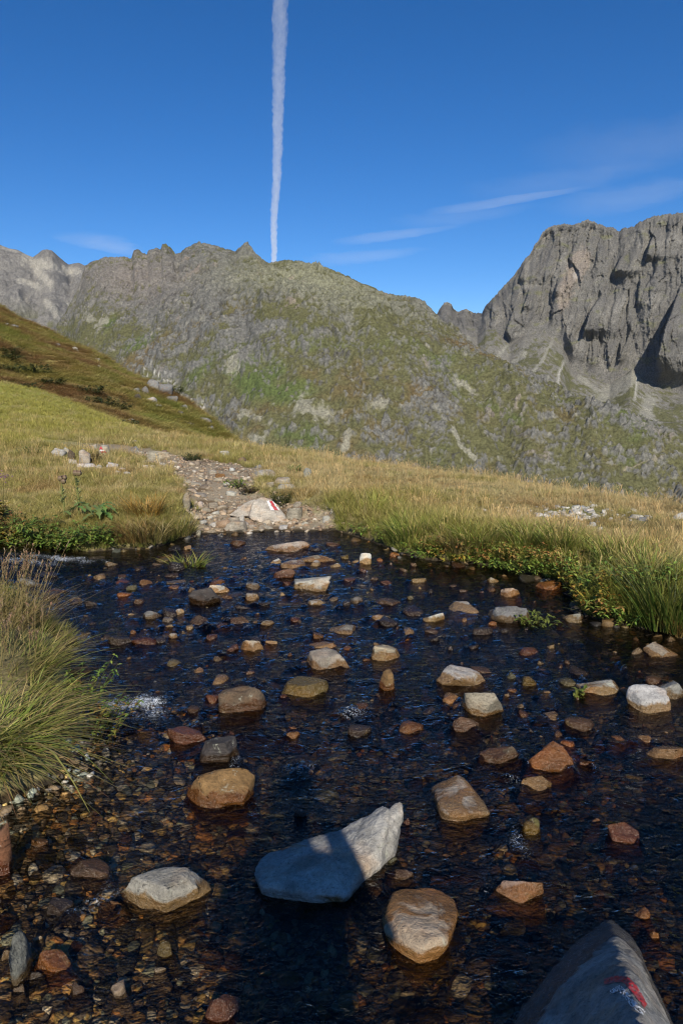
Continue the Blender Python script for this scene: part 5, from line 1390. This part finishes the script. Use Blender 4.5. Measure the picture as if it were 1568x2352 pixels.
# thistle
def thistle(hit, seed, label):
    g = random.Random(seed)
    root = link(bpy.data.objects.new('thistle', None)); root.location = hit; tag(root, label, 'plant')
    for (dx, H) in ((0.0, 0.42), (-0.15, 0.36)):
        V, Fc, Cc = [], [], []
        tube(V, Fc, Cc, [(dx, 0, -0.03), (dx+0.01, 0, H*0.4), (dx-0.005, 0, H*0.75), (dx, 0, H)], 0.010, 0.006, (0.22, 0.23, 0.07), 6)
        stem = build('stem', V, Fc, Cc, root)
        V, Fc, Cc = [], [], []
        for l in range(16):
            t = g.uniform(0.25, 0.95); th = g.uniform(0, 6.28)
            leaf_strip(V, Fc, Cc, (dx, 0, H*t), (math.cos(th), math.sin(th), 0.9), 0.08*(1.2-t*0.6), 0.03, (0.30, 0.31, 0.12), 0.1, 4, 1)
        build('leaf', V, Fc, Cc, stem)
        for k in range(3):
            V, Fc, Cc = [], [], []
            cx, cy, cz = dx+g.uniform(-0.03, 0.03), g.uniform(-0.02, 0.02), H+g.uniform(-0.04, 0.03)
            pr = [(0.0, 0.006), (0.012, 0.022), (0.03, 0.027), (0.045, 0.018), (0.055, 0.020)]
            i0 = 0
            for dz, r in pr:
                for q in range(8):
                    a = 6.283*q/8; rr = r*(1.15 if q % 2 else 0.9)
                    V.append((cx+rr*math.cos(a), cy+rr*math.sin(a), cz+dz)); Cc.append((0.20, 0.15, 0.08) if dz < 0.04 else (0.24, 0.16, 0.11))
            for s in range(len(pr)-1):
                for q in range(8):
                    a = s*8+q; b = s*8+(q+1) % 8
                    Fc.append((a, b, b+8, a+8))
            build('flower_head', V, Fc, Cc, stem)
    # rosette of long spiny leaves
    for k in range(15):
        V, Fc, Cc = [], [], []
        th = g.uniform(0, 6.28); L = g.uniform(0.16, 0.28)
        leaf_strip(V, Fc, Cc, (0.05+g.uniform(-0.1, 0.22), g.uniform(-0.15, 0.05), 0.03+g.uniform(0, 0.10)), (math.cos(th)+0.25, math.sin(th)-0.3, 0.7), L, 0.075, (0.12+0.04*g.random(), 0.19+0.05*g.random(), 0.06), 0.75, 9, 1)
        build('leaf', V, Fc, Cc, root)
    return root
thistle(ground_hit(182, 1190), 4, 'tall thistle with pale stems and spiny leaves on the stream bank')

# purple flower at the edge
p = ground_hit(10, 1180)
root = link(bpy.data.objects.new('flower', None)); root.location = p; tag(root, 'purple wild flower on a thin stalk beside the thistle', 'flower')
V, Fc, Cc = [], [], []; tube(V, Fc, Cc, [(0, 0, 0), (0.01, 0, 0.2), (0.03, 0, 0.38)], 0.004, 0.002, (0.12, 0.11, 0.04)); build('stem', V, Fc, Cc, root)
V, Fc, Cc = [], [], []
g = random.Random(2)
for k in range(40):
    th = g.uniform(0, 6.28); leaf_strip(V, Fc, Cc, (0.03+g.gauss(0, 0.03), g.gauss(0, 0.03), 0.39+g.gauss(0, 0.02)), (math.cos(th), math.sin(th), 0.4), 0.03, 0.014, (0.30, 0.12, 0.30), 0.2, 2)
build('blossom', V, Fc, Cc, root)

# big grass tussock hanging over the water, rush clump, small tufts
def tussock(name, hit, n, spread, hmin, hmax, width, lean, droop, colr, label, seed, heads=0.0, wind=(0, 0), seg=6, tip=None, cat='grass clump', aniso=(1, 1)):
    V, Fc, Cc = blades(n, seed, spread, hmin, hmax, width, lean, droop, seg, 0.0, wind, 0.35)
    V[:, 0] *= aniso[0]; V[:, 1] *= aniso[1]
    root = link(bpy.data.objects.new(name, None)); root.location = hit; tag(root, label, cat)
    rr = np.random.default_rng(seed)
    nb = 2*(seg+1)
    per = np.repeat(np.array(colr)[rr.choice(len(colr), n)], nb, 0)
    h = V[:, 2]
    c = per*Cc
    if tip is not None:
        tt = np.tile(np.repeat(np.arange(seg+1)/seg, 2), n); c = mixc(c, tip, sstep(0.45, 1.0, tt)*np.repeat(rr.uniform(0, 1, n), nb))
    build('blades', V, Fc, c, root)
    if heads:
        Vh, Fh, Ch = [], [], []; g = random.Random(seed+1)
        Vs, Fs, Cs = [], [], []
        for k in range(int(heads)):
            a = g.uniform(0, 6.28); r = spread*g.random(); H = hmax*g.uniform(1.0, 1.6)
            b = np.array((r*math.cos(a)*aniso[0], r*math.sin(a)*aniso[1], 0)); tipv = b + np.array((wind[0]*0.5*H+g.gauss(0, 0.16)*H, wind[1]*0.4*H+g.gauss(0, 0.16)*H, H))
            mid = (b+tipv)/2 + np.array((0, 0, 0.05*H))
            tube(Vs, Fs, Cs, [b, mid, tipv], 0.0016, 0.0009, (0.28, 0.22, 0.09), 3)
            for j in range(9):
                t = 0.80+0.2*j/8; cpt = mid + (tipv-mid)*((t-0.5)/0.5); th = g.uniform(0, 6.28)
                leaf_strip(Vh, Fh, Ch, cpt, (math.cos(th)*0.5, math.sin(th)*0.5, 1.0), 0.035, 0.007, (0.26*g.uniform(0.8, 1.2), 0.17, 0.10), 0.5, 2)
        build('stalk', Vs, Fs, Cs, root); build('seed_head', Vh, Fh, Ch, root)
    return root
GT = [(0.26,0.31,0.055),(0.20,0.27,0.045),(0.36,0.36,0.09),(0.42,0.35,0.14),(0.16,0.22,0.045)]
p = at_z(-8, 1715); p[2] = 0.06
tussock('grass_tussock', p, 1900, 0.22, 0.12, 0.25, 0.0085, 0.6, 1.5, GT, 'big green grass tussock drooping over the stream', 11, 0, (0.35, -0.25), 8, (0.22, 0.13, 0.06))
p = at_z(-45, 1785); p[2] = 0.09
tussock('grass_tussock', p, 1400, 0.23, 0.13, 0.27, 0.0085, 0.7, 1.6, GT, 'lower tussock with reddish tips hanging into the shallows', 12, 0, (0.3, -0.45), 8, (0.26, 0.12, 0.07))
p = at_z(-15, 1610); p[2] = 0.08
tussock('grass_tussock', p, 1700, 0.27, 0.14, 0.27, 0.0068, 0.55, 1.1, GT+[(0.34,0.27,0.12)], 'rear tussock with brown flowering stalks by the stream', 13, 55, (0.25, -0.05), 7, (0.30, 0.2, 0.1))
p = at_z(-70, 1510); p[2] = 0.10
tussock('grass_tussock', p, 800, 0.30, 0.18, 0.34, 0.0055, 0.6, 0.9, [(0.30,0.24,0.10),(0.2,0.19,0.05)], 'brown dry tussock with many flowering stalks', 14, 45, (0.3, 0.0), 7, (0.30, 0.2, 0.1))
p = at_z(15, 1500); p[2] = 0.10
tussock('grass_tussock', p, 240, 0.22, 0.16, 0.34, 0.005, 0.6, 0.8, [(0.34,0.26,0.12),(0.26,0.2,0.08)], 'thin brown flowering grass arching over the stream below the cascade', 18, 60, (0.55, 0.05), 6, (0.30, 0.2, 0.1))
p = ground_hit(1530, 1440)
tussock('rush_clump', p, 420, 0.17, 0.28, 0.52, 0.007, 0.5, 0.45, [(0.07,0.12,0.02),(0.10,0.15,0.025),(0.16,0.17,0.04)], 'dark green rush clump at the water edge', 15, 0, (-0.25, -0.1), 6, (0.22, 0.2, 0.08), 'rushes')
p = ground_hit(1560, 1455)
tussock('grass_tussock', p, 260, 0.13, 0.10, 0.2, 0.006, 0.8, 1.0, [(0.36,0.24,0.08),(0.28,0.17,0.05)], 'low orange dry grass at the foot of the rush clump', 16)
p = at_z(430, 1300); p[2] = 0.0
tussock('grass_tuft', p, 110, 0.10, 0.05, 0.14, 0.007, 0.8, 0.9, [(0.17,0.21,0.035),(0.22,0.2,0.05)], 'small green tuft growing by a wet stone in the stream', 17, aniso=(1.6, 1))
for px, py, c_, lab, sd_ in [(405,1235,[(0.34,0.26,0.10),(0.2,0.2,0.05)],'pale dry tuft at the water edge beside the gravel',21), (350,1245,[(0.34,0.27,0.12),(0.24,0.2,0.06)],'dry tuft drooping off the bank by the gravel',22), (310,1250,[(0.27,0.17,0.06),(0.2,0.14,0.05)],'rust-brown tuft drooping over the water',23),
                          (335,1185,[(0.42,0.24,0.05),(0.34,0.22,0.06)],'orange-yellow tuft in the meadow turf',24), (1100,1262,GT,'deep green tuft over the bank herbs',25), (1290,1265,GT,'bright green tuft leaning over the reddish herbs',26), (1420,1300,GT,'tall green tuft behind the yellowing herbs',27), (1500,1330,GT,'tall green tuft behind the rush clump',28), (940,1240,GT,'green tuft above the dark bushy herb',29), (1060,1275,[(0.34,0.27,0.12),(0.24,0.2,0.06)],'straw tuft hanging to the water between herbs',30), (1210,1250,GT,'green tuft above the orange sloping stone',31)]:
    tussock('grass_tuft', ground_hit(px, py), 260, 0.17, 0.14, 0.30, 0.007, 0.7, 0.9, c_, lab, sd_, 0, (-0.1, -0.4), 5)

# ------------------------------------------------------------------ the photographer, whose shadow lies on the water
def skin_body(name, joints, edges, mat, label=None, parent=None, sub=2):
    me = bpy.data.meshes.new(name); me.from_pydata([j[0] for j in joints], edges, [])
    o = bpy.data.objects.new(name, me); C.objects.link(o)
    o.modifiers.new('skin', 'SKIN'); sb = o.modifiers.new('sub', 'SUBSURF'); sb.levels = sub; sb.render_levels = sub
    for v, j in zip(me.skin_vertices[0].data, joints):
        r = j[1]; v.radius = (r, r) if not hasattr(r, '__len__') else r
    me.skin_vertices[0].data[0].use_root = True
    dg = bpy.context.evaluated_depsgraph_get()
    m2 = bpy.data.meshes.new_from_object(o.evaluated_get(dg)); o.modifiers.clear(); o.data = m2
    m2.polygons.foreach_set('use_smooth', np.ones(len(m2.polygons), bool)); m2.materials.append(mat)
    if parent: o.parent = parent
    return o
def cloth(name, c, rough=0.8):
    t = NT(name); tc = t.n('ShaderNodeTexCoord'); n = t.noise(60, 3, 0.6, tc.outputs['Object'])
    return t.out(t.pbsdf(t.mix(1.0, c, t.ramp(n, [(0.3, 0.8), (0.7, 1.15)]), 'MULTIPLY'), rough, 0.2))
px0, py0 = 0.055, -0.42
g0 = float(ground_h(px0, py0))
person = link(bpy.data.objects.new('person', None)); person.location = (px0, py0, g0)
tag(person, 'hiker in dark jacket and trousers holding a camera to the face', 'person')
J = [((0, 0, 0.93), 0.125), ((0, 0.01, 1.12), 0.125), ((0, 0, 1.30), 0.145), ((0, 0, 1.42), 0.09), ((0, 0.02, 1.50), 0.052), ((0, 0.05, 1.58), 0.082), ((0, 0.06, 1.66), 0.092), ((0, 0.05, 1.72), 0.055),
     ((0.09, 0, 0.86), 0.092), ((0.10, 0.03, 0.48), 0.058), ((0.10, -0.01, 0.09), 0.042), ((0.11, 0.14, 0.035), 0.036), ((-0.09, 0, 0.86), 0.092), ((-0.10, 0.03, 0.48), 0.058), ((-0.10, -0.01, 0.09), 0.042), ((-0.11, 0.14, 0.035), 0.036),
     ((0.17, 0, 1.38), 0.062), ((0.23, 0.10, 1.14), 0.048), ((0.10, 0.28, 1.38), 0.034), ((0.055, 0.33, 1.44), 0.028), ((-0.17, 0, 1.38), 0.062), ((-0.23, 0.10, 1.14), 0.048), ((-0.10, 0.28, 1.38), 0.034), ((-0.055, 0.33, 1.44), 0.028)]
Eg = [(0,1),(1,2),(2,3),(3,4),(4,5),(5,6),(6,7),(0,8),(8,9),(9,10),(10,11),(0,12),(12,13),(13,14),(14,15),(2,16),(16,17),(17,18),(18,19),(2,20),(20,21),(21,22),(22,23)]
body = skin_body('body', J, Eg, cloth('dark_clothing', (0.05, 0.055, 0.075)), parent=person)
skm = cloth('skin', (0.45, 0.28, 0.2), 0.5)
for s_ in (1, -1):
    for k in range(5):
        x = s_*0.05; z = 1.46-0.014*k if k < 4 else 1.415
        L_ = [0.05, 0.055, 0.052, 0.042, 0.038][k]
        skin_body('finger', [((x, 0.335, z), 0.009), ((x-s_*0.005, 0.335+L_*0.5, z), 0.008), ((x-s_*0.02, 0.335+L_*0.75, z), 0.007)], [(0,1),(1,2)], skm, parent=body, sub=1)
V, Fc = ico(3)
hv = V*np.array([0.098, 0.112, 0.10]); hv[:, 2] = np.where(hv[:, 2] < -0.02, -0.02, hv[:, 2])
hair = obj('hair', make_mesh('hair', hv, Fc, cloth('hair', (0.06, 0.04, 0.025))), person, (0, 0.035, 1.69))

# ------------------------------------------------------------------ contrail and cirrus (real distance: 8 km up), haze over the land
def outward(me):
    bm = bmesh.new(); bm.from_mesh(me); bmesh.ops.recalc_face_normals(bm, faces=bm.faces); bm.to_mesh(me); bm.free()
def cloud_mat(name, dens):
    t = NT(name); v = t.n('ShaderNodeVolumePrincipled'); v.inputs['Color'].default_value = (1, 1, 1, 1); v.inputs['Density'].default_value = dens; v.inputs['Anisotropy'].default_value = -0.25
    return t.out(None, v.outputs[0])
def contrail():
    H = 8000.0
    pts = []
    for px, py in [(652,-300),(648,-100),(645,0),(643,60),(641,120),(640,180),(639,250),(638,310),(637,360),(636,410),(633,450),(630,480),(629,510),(629,545),(630,575),(629,600),(627,625),(624,660),(622,690)]:
        d = ray(px, py); t = (H-CAMZ)/d[2]; pts.append(d*t)
    pts = np.array(pts)
    s = np.concatenate([[0], np.cumsum(np.linalg.norm(np.diff(pts, axis=0), axis=1))])
    u = np.concatenate([np.arange(0, s[-1], 45.0)])
    Cn = np.stack([np.interp(u, s, pts[:, k]) for k in range(3)], -1)
    Cn[:, 2] = H
    m = 40
    a = np.linspace(0, 2*math.pi, m, endpoint=False)
    U, A = np.meshgrid(u, a, indexing='ij')
    rad = 165*(1 + 0.75*fbm(U/260, np.cos(A)*2.2, np.sin(A)*2.2, 5, 301, 0.7) + 0.50*fbm(U/1200, np.cos(A), np.sin(A), 3, 302)) 
    X = Cn[:, 0][:, None] + rad*np.cos(A) + 30*fbm(U/700, 0*U, 0, 2, 303); Y = Cn[:, 1][:, None] + 0*U; Z = H + 0.5*rad*np.sin(A)
    V = np.stack([X, Y, Z], -1).reshape(-1, 3); nr = len(u)
    i = np.arange(nr-1)[:, None]*m; j = np.arange(m)[None, :]; j2 = (j+1) % m
    Fc = np.stack([i+j, i+j2, i+m+j2, i+m+j], -1).reshape(-1, 4)
    tri = np.concatenate([Fc[:, [0, 1, 2]], Fc[:, [0, 2, 3]]])
    nV = len(V); V = np.vstack([V, Cn[0], Cn[-1]])
    jj = np.arange(m); caps = np.concatenate([np.stack([(jj+1) % m, jj, np.full(m, nV)], -1), np.stack([(nr-1)*m+jj, (nr-1)*m+(jj+1) % m, np.full(m, nV+1)], -1)])
    me = make_mesh('contrail', V, np.vstack([tri, caps]), cloud_mat('contrail_ice', 0.0010))
    outward(me)
    tag(obj('contrail', me), 'long white contrail crossing the blue sky towards the ridge', 'contrail')
contrail()
def cirrus(px0, py0, px1, py1, wid, dens, label, seed):
    H = 9000.0
    A = ray(px0, py0); A = A*(H-CAMZ)/A[2]; B = ray(px1, py1); B = B*(H-CAMZ)/B[2]
    d = B-A; L = np.linalg.norm(d); d /= L; side = np.cross(d, (0, 0, 1.0)); mid = (A+B)/2
    sidew = wid
    V, Fc = ico(5)
    n = fbm(V[:, 0]*6, V[:, 1]*2.0, V[:, 2], 4, seed)
    sc = 1 + 0.5*n
    P = np.outer(V[:, 0]*L/2, d) + np.outer((V[:, 1]*(1-0.5*V[:, 0]) + 0.5*fbm(V[:, 0]*2, V[:, 1]*0, 0, 2, seed+1))*sidew/2*sc, side)
    P[:, 2] = V[:, 2]*120*sc*np.clip(1-V[:, 0]**2, 0, 1)*np.clip(1-V[:, 1]**2, 0, 1)
    me = make_mesh('cirrus_cloud', P, Fc, cloud_mat('cirrus_ice', dens))
    outward(me)
    o = obj('cirrus_cloud', me, None, mid); tag(o, label, 'cloud')
cirrus(960,492,1400,424,1700,0.00020,'thin cirrus streak pointing at the cliff top',401)
cirrus(760,560,1070,517,2600,0.00015,'short cirrus streak low over the pass',402)
cirrus(1250,490,1750,400,5200,0.00011,'broad faint cirrus veil above the cliffs',403)
cirrus(1200,380,1900,270,6500,0.00008,'faintest high cirrus veil far above the cliffs',404)
cirrus(150,530,330,592,4200,0.00014,'feathery cirrus wisp over the pale far peak',405)
cirrus(700,605,1000,570,4500,0.00010,'pale cirrus smear just above the middle ridge',406)

cirrus(1060,455,1568,370,4200,0.00007,'long faint cirrus band fanning out over the cliffs',407)
cirrus(900,520,1250,470,3800,0.00007,'faint cirrus haze between the streaks above the pass',408)
t = NT('haze'); v = t.n('ShaderNodeVolumePrincipled'); v.inputs['Color'].default_value = (0.80, 0.88, 1.0, 1); v.inputs['Density'].default_value = 0.000014; v.inputs['Anisotropy'].default_value = 0.0
hz = t.out(None, v.outputs[0])
bm = bmesh.new(); bmesh.ops.create_cube(bm, size=1.0); me = bpy.data.meshes.new('haze'); bm.to_mesh(me); bm.free(); me.materials.append(hz)
o = obj('haze', me, None, (0, 6000, 140)); o.scale = (29000, 29000, 900)
tag(o, 'thin bluish air over the valley', kind='stuff')
